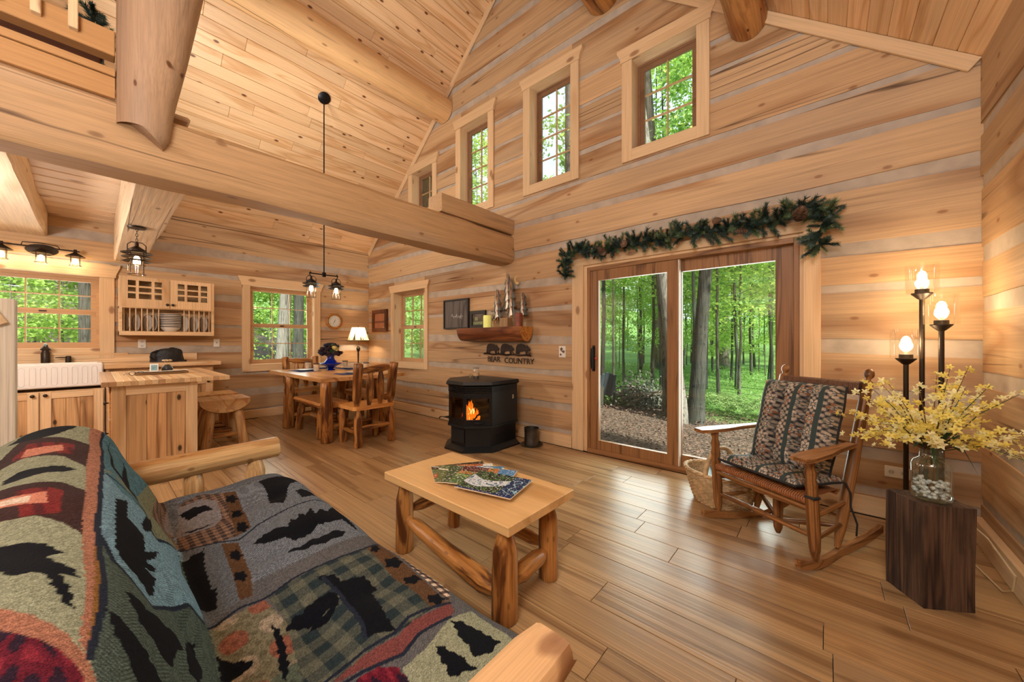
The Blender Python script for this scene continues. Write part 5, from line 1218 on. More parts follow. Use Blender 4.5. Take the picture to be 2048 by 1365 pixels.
def chair(lab,loc,rz):
    c=thing('log_chair',lab,'chair',loc,rz,'log dining chairs')
    mb=MB(); mb.prism([(-.22,-.25),(-.19,-.27),(.19,-.27),(.23,-.24),(.23,.24),(.19,.27),(-.19,.27),(-.22,.25)],.435,.48,XY); part('seat',mb,SEATW,c,smooth=.5)
    for y in(-.215,.215):
        log('rear_leg',(.20,y,0),(.20,y,.44),.05,.046,FLOGZ,c,neck1=.05); log('front_leg',(-.19,y,0),(-.19,y,.44),.046,.044,FLOGZ,c,neck1=.05)
        log('back_post',(.17,y,.47),(.235,y*1.06,.985),.05,.056,FLOGZ,c,neck0=.07,n=14)
        log('side_stretcher',(-.16,y,.17),(.17,y,.17),.028,.026,FLOGZ,c,neck0=.03,neck1=.03)
    log('crest_rail',(.215,-.19,.90),(.215,.19,.93),.044,.046,FLOGZ,c,neck0=.04,neck1=.04)
    for y in(-.07,.075): log('back_spindle',(.18,y,.47),(.212,y*.9,.90),.04,.04,FLOGZ,c,neck0=.05,neck1=.03,bump=.2)
    log('cross_stretcher',(.0,-.2,.18),(.0,.2,.18),.026,.026,FLOGZ,c); log('rear_stretcher',(.2,-.19,.22),(.2,.19,.22),.026,.026,FLOGZ,c)
    return c
chair('log dining chair at the near right end of the table, its back to the stove',(2.69,-1.42,0),0)
chair('log dining chair at the far left end of the table, below the window',(.52,-1.36,0),PI)
def bench(lab,loc,L_):
    b=thing('log_bench',lab,'bench',loc,0,'log benches beside the dining table')
    mb=MB(); n=14; vs=[]; K=[(-.17,.46),(.17,.46),(.185,.43),(.15,.39),(-.15,.39),(-.185,.43)]
    for i in range(n+1):
        for (u,v) in K: vs.append((-L_/2+L_*i/n,u+.01*mnoise.noise(Vector((i*.5,u*5,loc[1]))),v if v>.45 else v+.01*mnoise.noise(Vector((i*.9,u*5,3)))))
    m=6; mb.add(vs,[(i*m+k,i*m+(k+1)%m,(i+1)*m+(k+1)%m,(i+1)*m+k) for i in range(n) for k in range(m)]+[tuple(range(m))[::-1],tuple(range(n*m,n*m+m))])
    part('seat',mb,wood('bench_x',axis='X',lt=(214,152,90),dk=(180,116,60),knots=.4,rings=5,along=.6,across=4,vary=.05,streak=.2,rough=.3),b,smooth=.5)
    for x in(-L_/2+.14,L_/2-.14):
        for y in(-.11,.11): log('leg',(x+(-.05 if x<0 else .05),y*1.25,0),(x,y,.40),.052,.046,FLOGZ,b,neck1=.03)
        log('end_stretcher',(x,-.12,.2),(x,.12,.2),.03,.03,FLOGZ,b)
    log('stretcher',(-L_/2+.16,0,.2),(L_/2-.16,0,.2),.032,.032,FLOGP,b)
bench('log bench tucked under the near side of the dining table',(1.765,-1.62,0),.93)
bench('log bench on the far side of the dining table, bright in the window light',(1.55,-.86,0),1.0)
NAVY=plain('navy_cloth',(26,48,110),.85,noise=.35,scale=90,bump=.3)
MUGM=plain('mug_cream',(216,198,174),.35,noise=.18,scale=22); DKB=plain('dark_brown',(44,32,28),.4)
places=[(.98,-1.53,.0,'near left of the blue vase'),(.62,-1.12,PI/2,'at the far left end of the table'),(1.05,-.86,0,'behind the blue vase'),(1.98,-1.24,PI/2,'at the right end by the near chair')]
for i,(x,y,rz,wh) in enumerate(places):
    m=part('placemat',MB().box(-.23,.23,-.15,.15,0,.004,.001),NAVY,loc=(x,y,.7905),rot=(0,0,rz)); tag(m,f'navy blue woven placemat {wh}','placemat','navy placemats on the dining table')
    p=thing('dinner_plate',f'stoneware plate on the navy placemat {wh}','plate',(x,y,.795),0,'plates laid on the dining table')
    part('plate',MB().lathe([(.001,0),(.075,0),(.08,.006),(.12,.018),(.123,.021),(.118,.021),(.075,.01),(.001,.01)],26),CER,p,smooth=1); part('rim_band',MB().lathe([(.105,.0175),(.117,.0216)],26),plain('rim_brown',(128,104,84),.3),p)
    c_,s_=math.cos(rz),math.sin(rz); lx,ly=.185,.10
    mx,my=x+lx*c_-ly*s_,y+lx*s_+ly*c_
    if i==0: mx,my=1.17,-1.44
    if i==2: mx,my=.72,-.80
    if i==1: mx,my=.53,-1.33
    if i==3: mx,my=1.5,-.82
    g=thing('mug',f'cream mug with dark rim {wh}','mug',(mx,my,.795),R(0,6),'mugs on the dining table')
    part('body',MB().lathe([(.001,0),(.034,0),(.038,.01),(.042,.10),(.046,.108),(.042,.108),(.036,.02),(.001,.012)],22),MUGM,g,smooth=1); part('rim',MB().lathe([(.0425,.10),(.0475,.106),(.0465,.112),(.042,.112)],22),DKB,g)
    part('handle',MB().tube([(.038,0,.085),(.062,0,.085),(.068,0,.055),(.058,0,.03),(.036,0,.028)],.006,6),MUGM,g,smooth=1)
    f=thing('fork',f'steel fork beside the plate {wh}','fork',(x-.165*c_,y-.165*s_,.795),rz,'forks on the placemats')
    ft=MB().box(-.004,.004,-.10,.03,0,.003); 
    for k in(-1,0,1): ft.box(k*.006-.0016,k*.006+.0016,.045,.09,0,.003)
    ft.box(-.009,.009,.03,.046,0,.003); part('fork_body',ft,plain('steel',(190,190,186),.25,.9),f)
CB=bpy.data.materials.new('cobalt_glass'); CB.use_nodes=True; b_=CB.node_tree.nodes['Principled BSDF']; b_.inputs['Base Color'].default_value=srgb(16,40,170); b_.inputs['Roughness'].default_value=.08; b_.inputs['Transmission Weight'].default_value=.35; b_.inputs['Emission Color'].default_value=(0,0,0,1)
cv=thing('cobalt_vase','cobalt blue flared glass vase on the dining table','vase',(1.10,-1.20,.791)); cv.scale=(1.15,1.15,1.05)
part('vase_body',MB().lathe([(.001,0),(.055,0),(.058,.008),(.03,.025),(.075,.06),(.145,.10),(.14,.108),(.09,.115),(.05,.16),(.042,.20),(.055,.23),(.05,.235),(.036,.20),(.04,.16),(.001,.10)],30),CB,cv,smooth=1)
df=thing('dried_flowers','bunch of dark purple and cream dried flowers in the cobalt vase','flowers',(1.10,-1.20,.791))
rg=random.Random(9)
for i in range(56):
    a=rg.uniform(0,2*PI); e=rg.uniform(.0,1.5); r=.15*(1 if i%3 else .72); q=Vector((math.cos(a)*math.cos(e)*r*1.05,math.sin(a)*math.cos(e)*r*1.05,.24+math.sin(e)*r*1.1))
    m_=[plain('petal_plum',(58,36,50),.8,noise=.3,scale=40),plain('petal_ink',(40,44,70),.8,noise=.3,scale=40),plain('petal_cream',(226,206,128),.8,noise=.2,scale=40),plain('leaf_olive',(70,84,56),.8)][0 if i%9 in(0,3,6,8) else 1 if i%9 in(1,4) else 2 if i in(2,11,20,29,38) else 3 if i%9==5 else 0]
    st_=MB().tube([(0,0,.18),tuple(q*.6+Vector((0,0,.08))),tuple(q)],.0025,4)
    fl=part('stem',st_,STM,df); hb=MB()
    for k in range(7):
        t=2*PI*k/7; hb.add([tuple(q+Vector(v)) for v in((0,0,.0),(.022*math.cos(t),.022*math.sin(t),.012),(.03*math.cos(t+.35),.03*math.sin(t+.35),.004),(.022*math.cos(t+.7),.022*math.sin(t+.7),.014))],[(0,1,2,3)])
    
    for ring,(r0_,zz) in enumerate(((.048,.0),(.036,.016))):
        for k in range(7):
            t=2*PI*k/7+ring*.4; c2,s2=math.cos(t),math.sin(t); c3,s3=math.cos(t+.45),math.sin(t+.45); c4,s4=math.cos(t-.45),math.sin(t-.45)
            hb.add([tuple(q+Vector(v)) for v in((0,0,zz),(r0_*.7*c4,r0_*.7*s4,zz+.012),(r0_*c2,r0_*s2,zz+.004*(k%3)),(r0_*.7*c3,r0_*.7*s3,zz+.012))],[(0,1,2,3)])
    hb.ball(tuple(q),.03,9,.85); part('flower_head',hb,m_,fl,smooth=0)
# corner side table + lamp
ctb=thing('corner_table','small log side table in the far corner carrying the table lamp','table',(.30,-.36,0))
part('tabletop',MB().box(-.22,.22,-.20,.20,.70,.74,.006),SEATW,ctb)
for x in(-.16,.16):
    for y in(-.14,.14): log('leg',(x,y,0),(x,y,.70),.035,.032,FLOGZ,ctb)
tl=thing('table_lamp','table lamp with a cream shade printed with pines, in the far corner','lamp',(.30,-.36,.741))
part('base',MB().lathe([(.001,0),(.075,0),(.078,.01),(.03,.03),(.014,.05),(.012,.12),(.016,.26),(.012,.30),(.03,.335),(.036,.36),(.03,.385),(.014,.40),(.02,.412),(.008,.42),(.006,.50),(.001,.50)],18),BRONZE,tl,smooth=1)
SHM=bpy.data.materials.new('lamp_shade'); SHM.use_nodes=True; b_=SHM.node_tree.nodes['Principled BSDF']; b_.inputs['Base Color'].default_value=srgb(236,216,176); N_=SHM.node_tree.nodes; L_=SHM.node_tree.links
tr=N_.new('ShaderNodeBsdfTranslucent'); tr.inputs[0].default_value=srgb(250,226,178); mx=N_.new('ShaderNodeMixShader'); mx.inputs[0].default_value=.65; L_.new(b_.outputs[0],mx.inputs[1]); L_.new(tr.outputs[0],mx.inputs[2]); L_.new(mx.outputs[0],N_['Material Output'].inputs[0])
sh=part('lamp_shade',MB().lathe([(.19,.51),(.175,.56),(.145,.66),(.115,.76),(.113,.765)],32),SHM,tl,smooth=1)
part('trim',MB().lathe([(.186,.50),(.194,.50),(.192,.525),(.184,.525)],32),plain('shade_trim',(104,76,40),.8,noise=.5,scale=90),tl)
def conem(ang,z,w_):  # on the shade surface
    r=.192-(z-.51)*.32; return (r*math.cos(ang)*1.01,r*math.sin(ang)*1.01,z)
pr_=MB()
for a0,z0,h_ in((-.85,.53,.13),(-.20,.53,.07),(.02,.53,.055),(-1.5,.53,.08)):
    for k in range(4):
        zz=z0+h_*k/4.3; w_=.17*h_/.13*(1-k/4.6)
        pr_.add([conem(a0-w_,zz,0),conem(a0+w_,zz,0),conem(a0,zz+h_*.4,0)],[(0,1,2)])
part('pine_print',pr_,plain('print_brown',(58,44,26),.8),sh,smooth=0)
part('finial',MB().tube([(0,0,.5),(0,0,.775)],.003,5).ball((0,0,.785),.011,8),BRONZE,tl)
part('bulb',MB().ball((0,0,.60),.028,10,1.3),BULB,tl,smooth=1); light('table_lamp_bulb','POINT',(.30,-.36,.741+.60),110,WARM,.03)
# clock
ck=thing('wall_clock','octagonal oak wall clock with a white dial, right of the dining window','clock',(.0,-.688,1.622),PI/2)
oc=lambda r:[(r*math.cos(PI/8+PI/4*k),r*math.sin(PI/8+PI/4*k)) for k in range(8)]
fr=MB()
A=oc(.158);B_=oc(.158);n=8
vs=[(x,-.002,z) for x,z in A]+[(x,-.03,z) for x,z in A]+[(x*.86,-.042,z*.86) for x,z in A]+[(.118*math.cos(PI/8+PI/4*k),-.036,.118*math.sin(PI/8+PI/4*k)) for k in range(8)]
fr.add(vs,[tuple(range(8))]+[(j*8+i,j*8+(i+1)%8,(j+1)*8+(i+1)%8,(j+1)*8+i) for j in range(3) for i in range(8)]+[])
part('frame',fr,wood('clock_oak',axis='X',lt=(190,128,62),dk=(146,90,38),knots=0,vary=.02,rough=.3),ck,smooth=0)
FX=lambda x,z,y=-.037:(x,y,z)
part('dial',MB().lathe([(.001,0),(.112,0),(.112,.003),(.001,.003)],36,frameM((0,-.030,0),(1,0,0),(0,0,1),(0,-1,0)).copy()),plain('dial_white',(232,230,222),.4),ck)
part('bezel',MB().lathe([(.108,.002),(.118,.002),(.118,.008),(.110,.010)],36,frameM((0,-.036,0),(1,0,0),(0,0,1),(0,-1,0))),plain('brass',(190,150,80),.3,.9),ck)
for k in range(12):
    a=PI/2-2*PI*(k+1)/12; text('numeral',str(k+1),.026,DKB,ck,frameM((.086*math.cos(a),-.0405,.086*math.sin(a)-.009),(1,0,0),(0,0,1),(0,-1,0)),.0002)
def hand(L_,w_,ang):
    a=ang; d=(math.sin(a),math.cos(a)); q=(d[1],-d[0])
    P=[(-d[0]*.015+q[0]*w_,-d[1]*.015+q[1]*w_),(d[0]*L_,d[1]*L_),(-d[0]*.015-q[0]*w_,-d[1]*.015-q[1]*w_)]
    part('hand',MB().prism(P,-.0425,-.0415,XZ),DKB,ck,smooth=0)
hand(.05,.005,math.radians(18)); hand(.085,.004,math.radians(210))

# ================================================================ ON THE LOG WALL
def frame_(name,lab,x0,x1,z0,z1,fw,mat,dep,pic,loc=(0,0,0),cat='picture'):
    o=thing(name,lab,cat,loc)
    part('frame',MB().hoop(x0,x1,z0,z1,fw,fw,fw,fw,-dep,-.002),mat,o)
    part('picture',MB().box(x0+fw,x1-fw,-dep*.5,-.004,z0+fw,z1-fw),pic,o,smooth=0); return o
WAL=wood('walnut_z',axis='Z',lt=(116,66,40),dk=(72,38,22),knots=.3,vary=.02,rough=.4)
o=frame_('picture_frame','walnut framed sepia picture in the corner left of the log-wall window',.22,.76,1.43,1.855,.07,WAL,.045,plain('sepia_print',(168,110,78),.3,noise=.2,scale=5))
part('picture_band',MB().box(.30,.68,-.0245,-.0235,1.60,1.64),plain('sepia_dark',(120,72,52),.4),o); part('glare_mark',MB().box(.60,.67,-.0245,-.0235,1.505,1.515),plain('sepia_light',(226,190,160),.4),o)
o=frame_('chalk_sign','grey-washed board in a thin black frame with white script, left of the shelf',2.45,3.03,1.436,1.89,.022,plain('frame_black',(24,20,18),.5),.035,wood('grey_board',axis='Z',lt=(112,104,100),dk=(78,72,70),knots=0,vary=.02,streak=.5,rough=.7))
for k,(xx,zz,s_) in enumerate(((2.74,1.60,.07),)):
    for q in range(5):   # illegible white script
        x0_=2.63+q*.052; part('script_stroke',MB().tube([(x0_,-.0185,1.63-.01*q),(x0_+.02,-.0185,1.665-.03*(q%2)),(x0_+.03,-.0185,1.62-.008*q),(x0_+.045,-.0185,1.635),(x0_+.06,-.0185,1.60+.02*(q%3))],.0028,4),plain('chalk',(226,224,220),.8),o)
o=frame_('photo_frame','small dark framed photograph standing at the left end of the log shelf',3.06,3.38,1.432,1.69,.045,plain('frame_black',(24,20,18),.5),.03,plain('photo_dark',(70,56,48),.3,noise=.8,scale=22))
part('photo_patch',MB().box(3.12,3.32,-.0165,-.0155,1.49,1.53).box(3.16,3.22,-.0165,-.0155,1.55,1.60),plain('photo_green',(120,130,84),.4,noise=.5,scale=40),o)
# half-log shelf
sh=thing('log_shelf','half-log wall shelf with a bright sawn end above the stove','shelf',(3.02,-.128,1.43))
K=[(-.125,0)]+[(.125*math.cos(PI+PI*k/14),.185*math.sin(PI+PI*k/14)) for k in range(1,14)]+[(.125,0)]
mb=MB(); n=16; vs=[]; Lh=1.19
for i in range(n+1):
    q=1 if i else .96
    for (u,v) in K: 
        f=1+.04*mnoise.noise(Vector((i*.35,u*8,v*8))) if v<0 else 1
        vs.append((Lh*i/n,u*f*q,v*f*q))
m=len(K); mb.add(vs,[(i*m+k,i*m+(k+1)%m,(i+1)*m+(k+1)%m,(i+1)*m+k) for i in range(n) for k in range(m)])
mb.add([vs[k] for k in range(m)],[tuple(range(m))[::-1]])
part('half_log',mb,wood('shelf_bark',axis='X',lt=(160,98,58),dk=(104,56,36),knots=.5,rings=5,along=.7,across=4,vary=.02,dark=.6,darkcol=(70,36,28),streak=.3,rough=.35),sh,smooth=.6)
part('sawn_end',MB().prism([(y*1.0,z*1.0) for y,z in K],Lh-.004,Lh+.004,lambda u,v,d:(d,u,v)),wood('end_grain',axis='X',lt=(206,140,66),dk=(150,84,30),knots=0,rings=9,along=.2,across=9,vary=.02,streak=.3,rough=.3),sh,smooth=0)
cd=thing('pillar_candle','pale yellow-green pillar candle glowing on the log shelf','candle',(3.53,-.14,1.431))
part('wax',MB().lathe([(.001,0),(.052,0),(.053,.165),(.046,.17),(.001,.162)],24),plain('candle_wax',(214,216,130),.5,emit=(230,220,110),es=.35),cd,smooth=.8); part('wick',MB().tube([(0,0,.16),(.002,0,.178)],.0015,5),DKB,cd)
o=part('copper_post',MB().lathe([(.001,0),(.05,0),(.05,.172),(.046,.175),(.001,.175)],20),plain('copper_brown',(132,74,56),.5,.3,noise=.3,scale=12),loc=(4.09,-.14,1.431)); tag(o,'reddish brown round post at the right end of the log shelf','ornament')
o=part('wood_block',MB().box(-.075,.06,-.05,.05,0,.12,.006),wood('carved_block',axis='Z',lt=(176,140,98),dk=(112,80,50),knots=.6,vary=.02,dark=.4),loc=(3.88,-.14,1.431)); tag(o,'small carved wooden block on the log shelf, below the metal trees','ornament')
mt=thing('metal_tree_sculpture','brushed metal wall sculpture of layered pine trees above the shelf','sculpture')
SIL=plain('brushed_metal',(168,156,140),.35,.85,noise=.25,scale=25); COP=plain('copper_stem',(160,100,62),.35,.8); VER=plain('patina',(94,92,88),.5,.7,noise=.3,scale=20)
for (x,zt,zb,w_,y_) in((3.66,1.965,1.60,.085,-.07),(3.60,1.80,1.56,.07,-.04),(3.84,2.16,1.72,.10,-.06),(3.93,2.07,1.62,.08,-.09),(4.10,1.88,1.60,.08,-.06)):
    tr=part('trunk',MB().tube([(x,y_,zb-.07),(x,y_,zt-.05)],.007,6),COP,mt)
    nt_=4
    for k in range(nt_):
        z1=zt-(zt-zb)*k/nt_; z0=z1-(zt-zb)/nt_*1.45; ww=w_*(.55+.45*k/(nt_-1))
        for s,mm in((-1,VER),(0,SIL),(1,VER)):
            xx=x+s*ww*.62; tw=ww*(.42 if s==0 else .5); yy=y_-.02+(.012 if s else -.012)
            l=MB(); l.add([(x+s*ww*.12,yy+.006,z1),(xx-tw,yy+.012,z0+.02),(xx-tw*.4,yy-.008,z0+.01),(xx,yy-.014,z0-(.012)),(xx+tw*.4,yy-.008,z0+.01),(xx+tw,yy+.012,z0+.02)],[(0,1,2),(0,2,3),(0,3,4),(0,4,5)])
            part('bough',l,mm,tr,smooth=0)
part('cross_rod',MB().tube([(3.5,-.03,1.66),(3.75,-.03,1.69),(4.15,-.03,1.65)],.005,5),VER,mt)
mo=[(.055*math.cos(a),.055*math.sin(a)) for a in [PI*.35+PI*1.3*i/14 for i in range(15)]]+[(.02+.045*math.cos(a),.012+.04*math.sin(a)) for a in [PI*1.55-PI*1.1*i/12 for i in range(13)]]
part('moon',MB().prism([(4.0+u,2.04+v) for u,v in mo],-.06,-.055,XZ),plain('moon_brass',(226,190,130),.3,.7),mt,smooth=0)
# BEAR COUNTRY sign
bs=thing('metal_sign','cut black metal sign with three bears over the words BEAR COUNTRY','sign')
SGN=plain('sign_metal',(50,34,28),.5,.5,noise=.3,scale=20)
part('branch',MB().tube([(3.36+.07*i,-.03,1.072+.006*math.sin(i*1.9)-.0005*i) for i in range(13)],[.012,.010,.009,.009,.008,.010,.013,.009,.008,.009,.010,.012,.014],6,bump=.3,seed=2),SGN,bs)
BEAR=[(-.13,0),(-.125,.05),(-.12,.10),(-.09,.135),(-.03,.145),(.03,.135),(.07,.115),(.095,.11),(.10,.125),(.112,.112),(.13,.09),(.155,.07),(.15,.055),(.12,.05),(.10,.05),(.10,0),(.07,0),(.065,.035),(.03,.045),(-.05,.04),(-.06,0),(-.09,0),(-.085,.03),(-.10,.0)]
for x in(3.52,3.79,4.06): part('bear',MB().prism([(x+u*.85,1.078+v*.95) for u,v in BEAR],-.034,-.028,XZ),SGN,bs,smooth=0)
tw=MB()
rg=random.Random(3)
for x in(3.42,3.65,3.92,4.18):
    for k in range(5): a=PI/2+rg.uniform(-1.2,1.2); L_=rg.uniform(.03,.08); tw.tube([(x,-.03,1.075),(x+L_*math.cos(a),-.032,1.075+L_*math.sin(a))],[.004,.001],4)
part('twigs',tw,SGN,bs,stuff=True)
text('lettering','BEAR',.105,SGN,bs,frameM((3.55,-.028,.965),(1,0,0),(0,0,1),(0,-1,0)),.003); text('lettering','COUNTRY',.105,SGN,bs,frameM((4.0,-.028,.955),(1,0,0),(0,0,1),(0,-1,0)),.003)
# garland over the sliding door
ga=thing('pine_garland','dark green pine garland with cones draped over the sliding door','garland')
path=[(4.735,-.05,1.99),(4.745,-.07,2.10),(4.76,-.08,2.24),(4.90,-.09,2.27),(5.1,-.09,2.24),(5.3,-.09,2.22),(5.55,-.09,2.23),(5.8,-.09,2.235),(6.0,-.09,2.235),(6.25,-.09,2.215),(6.45,-.09,2.205),(6.6,-.09,2.20),(6.75,-.09,2.215),(6.86,-.09,2.24),(6.94,-.085,2.275),(7.02,-.08,2.255),(7.04,-.08,2.19),(7.01,-.08,2.12),(6.985,-.08,2.05),(6.995,-.08,1.99),(6.985,-.08,1.93)]
Vp=[Vector(p) for p in path]; seg=[0]
for a,b in zip(Vp[:-1],Vp[1:]): seg.append(seg[-1]+(b-a).length)
def at_(s):
    for i in range(len(Vp)-1):
        if s<=seg[i+1]: return Vp[i].lerp(Vp[i+1],(s-seg[i])/(seg[i+1]-seg[i])),(Vp[i+1]-Vp[i]).normalized()
    return Vp[-1],(Vp[-1]-Vp[-2]).normalized()
part('wire',MB().tube(path,.008,6),plain('garland_wire',(50,60,40),.8),ga)
def sprig(seed,L_):
    rg=random.Random(seed); m=MB(); m.tube([(0,0,0),(0,0,L_)],[.003,.0015],4)
    for i in range(130):
        t=rg.uniform(.02,1); a=rg.uniform(0,2*PI); l=rg.uniform(.036,.052)*(1-.25*t); c_,s_=math.cos(a),math.sin(a); z=t*L_
        w_=.0026; p=(c_*.002,s_*.002,z); e=(c_*l*.72,s_*l*.72,z+l*.75)
        m.add([(p[0]-s_*w_,p[1]+c_*w_,p[2]),(p[0]+s_*w_,p[1]-c_*w_,p[2]),e],[(0,1,2)])
    return m
NEED=[leafmat('needle_dark',(44,66,56),.1,.6),leafmat('needle_green',(96,118,84),.1,.6),leafmat('needle_blue',(70,94,86),.1,.6)]
SP=[mesh('sprig',sprig(i,.10+.012*(i%3)),NEED[i%3],0) for i in range(6)]
rg=random.Random(12); s=0.0
while s<seg[-1]:
    p,d=at_(s)
    for k in range(4):
        e=Vector((rg.uniform(-1,1),rg.uniform(-.9,.12),rg.uniform(-.8,1))); e=(e-d*e.dot(d)*.3+d*rg.uniform(-.3,.8)).normalized()
        o=link('sprig',SP[rg.randint(0,5)],ga,p); o.rotation_mode='QUATERNION'; o.rotation_quaternion=e.to_track_quat('Z','Y'); o.scale=(rg.uniform(.6,1.3),)*3
    s+=.034
def coneM():
    m=MB()
    for r in range(7):
        z=r*.011; R_=.030*math.sin(PI*(.25+.72*r/7)); n=9
        for k in range(n):
            a=2*PI*(k+.5*(r%2))/n; c_,s_=math.cos(a),math.sin(a)
            m.add([(c_*.008-s_*.006,s_*.008+c_*.006,z),(c_*.008+s_*.006,s_*.008-c_*.006,z),(c_*R_+s_*.007,s_*R_-c_*.007,z+.010),(c_*R_-s_*.007,s_*R_+c_*.007,z+.010)],[(0,1,2,3)])
    m.lathe([(.001,0),(.012,.0),(.012,.07),(.001,.082)],8); return m
CN=mesh('pinecone',coneM(),plain('cone_brown',(112,84,64),.7,noise=.4,scale=60),0)
for (x,z,sc1) in((5.30,2.145,1.3),(5.50,2.20,1.2),(6.30,2.27,1.0),(6.55,2.135,1.1),(6.87,2.155,1.5)):
    link('pinecone',CN,ga,(x,-.20,z),(R(.6,1.4),R(-.6,.6),R(0,6)),(sc1,)*3)
# pale board post at the left edge, and loft greenery
WP=wood('whitewash',axis='Z',lt=(226,214,196),dk=(186,160,134),knots=0,rings=5,vary=.02,streak=.25,rough=.6)
lp_=thing('stair_newel','pale whitewashed board post at the left edge behind the sofa','post',(3.70,-3.985,0))
part('post',MB().box(-.05,.05,-.045,.05,0,1.475,.004),WP,lp_); part('side_board',MB().box(-.05,.052,-.075,-.049,0,1.475,.003),wood('grey_post',axis='Z',lt=(150,120,96),dk=(112,84,62),knots=0,vary=.02),lp_)
part('handrail',MB().box(.052,.075,-.11,-.01,0,.04,.003,M=Matrix.Translation((0,0,1.32))@Matrix.Rotation(-1.1,4,'X')),T_X,lp_)
gt=thing('loft_pine','small artificial pine standing on the loft behind the log post','plant',(3.2,-3.66,2.832))
part('trunk',MB().tube([(0,0,0),(0,0,.75)],[.015,.006],6),plain('garland_wire',(50,60,40),.8),gt)
for i in range(60):
    z=rg.uniform(.08,.74); a=rg.uniform(0,2*PI); e=Vector((math.cos(a),math.sin(a),.35)).normalized(); o=link('sprig',SP[i%6],gt,(0,0,z)); o.rotation_mode='QUATERNION'; o.rotation_quaternion=e.to_track_quat('Z','Y'); o.scale=(1.6-1.1*z,)*3
# ================================================================ OUTSIDE
GZ=-.28
gm,N,L,b=newmat('forest_floor')
t=N.new('ShaderNodeTexCoord'); sp=N.new('ShaderNodeSeparateXYZ'); L.new(t.outputs['Object'],sp.inputs[0])
n1=N.new('ShaderNodeTexNoise'); n1.inputs['Scale'].default_value=.55; n1.inputs['Detail'].default_value=5; L.new(t.outputs['Object'],n1.inputs['Vector'])
n2=N.new('ShaderNodeTexNoise'); n2.inputs['Scale'].default_value=16; n2.inputs['Detail'].default_value=4; L.new(t.outputs['Object'],n2.inputs['Vector'])
n3=N.new('ShaderNodeTexVoronoi'); n3.inputs['Scale'].default_value=22; L.new(t.outputs['Object'],n3.inputs['Vector'])
def rmp(fac,st):
    r=N.new('ShaderNodeValToRGB'); e=r.color_ramp.elements
    while len(e)<len(st): e.new(.5)
    for k,(p,c) in enumerate(st): e[k].position=p; e[k].color=c
    L.new(fac,r.inputs[0]); return r.outputs[0]
lit=rmp(n2.outputs['Fac'],[(.3,srgb(50,40,32)),(.5,srgb(92,74,60)),(.68,srgb(128,108,92))])
grn=rmp(n2.outputs['Fac'],[(.3,srgb(58,92,36)),(.55,srgb(104,146,62)),(.75,srgb(150,178,92))])
ma=N.new('ShaderNodeMath'); ma.operation='MULTIPLY_ADD'; L.new(n1.outputs['Fac'],ma.inputs[0]); ma.inputs[1].default_value=4.5; 
mb_=N.new('ShaderNodeMath'); mb_.operation='ADD'; L.new(sp.outputs['Y'],mb_.inputs[0]); ma.inputs[2].default_value=-2.2; L.new(ma.outputs[0],mb_.inputs[1])
f=rmp(mb_.outputs[0],[(0,(0,0,0,1)),(1,(1,1,1,1))]); mr=N.new('ShaderNodeMapRange'); mr.inputs[1].default_value=4.6; mr.inputs[2].default_value=5.6; L.new(mb_.outputs[0],mr.inputs[0])
mx=N.new('ShaderNodeMix'); mx.data_type='RGBA'; L.new(mr.outputs[0],mx.inputs[0]); L.new(lit,mx.inputs[6]); L.new(grn,mx.inputs[7]); L.new(mx.outputs[2],b.inputs['Base Color']); b.inputs['Roughness'].default_value=.95
bp=N.new('ShaderNodeBump'); bp.inputs['Strength'].default_value=.6; bp.inputs['Distance'].default_value=.05; L.new(n3.outputs['Distance'],bp.inputs['Height']); L.new(bp.outputs[0],b.inputs['Normal'])
gr=part('forest_ground',MB().grid(lambda u,v:(-60+120*u,-55+120*v,GZ+(.10*mnoise.noise(Vector((u*30,v*30,1))) if v>.5 else 0)-.03+.20*max(0,60-120*u-11)+.13*max(0,-55+120*v-24)),80,80),gm); tag(gr,'forest floor with leaf litter near the house and green cover beyond','ground')
rg=random.Random(31)
def leafquad(m,p,s,rg,flat=.0):
    n=Vector((rg.gauss(0,1),rg.gauss(0,1),rg.gauss(0,1)+flat)).normalized(); a=n.orthogonal().normalized(); q=rg.uniform(0,6.28); c_=n.cross(a); u=a*math.cos(q)+c_*math.sin(q); v=n.cross(u)
    m.add([tuple(p-u*s),tuple(p-v*s*.55+u*s*.1),tuple(p+u*s),tuple(p+v*s*.55+u*s*.1)],[(0,1,2,3)])
lm=MB()
for i in range(12000):
    x=rg.uniform(1.5,9.5); y=.9+4.2*rg.random()**1.3; leafquad(lm,Vector((x,y,GZ+.03+rg.uniform(0,.03))),rg.uniform(.012,.028),rg,2.2)
ll=part('leaf_litter',lm,plain('dry_leaf',(100,76,62),.9,noise=.7,scale=28),smooth=0); tag(ll,'brown fallen leaves scattered outside the sliding door','leaves',kind='stuff')
BARK=wood('bark_grey',axis='Z',lt=(88,88,78),dk=(46,46,40),knots=0,rings=9,along=1.2,across=12,vary=.15,streak=.55,rough=.95,bump=1.0,grey=.6,greycol=(116,124,116),dark=.6,darkcol=(56,62,46))
BARKD=wood('bark_brown',axis='Z',lt=(122,118,104),dk=(72,66,58),knots=0,rings=9,along=1.2,across=12,vary=.2,streak=.5,rough=.95,bump=.8)
LEAFS=[leafmat('leaf_bright',(204,230,122),.55),leafmat('leaf_mid',(172,208,104),.5),leafmat('leaf_deep',(132,176,92),.45)]
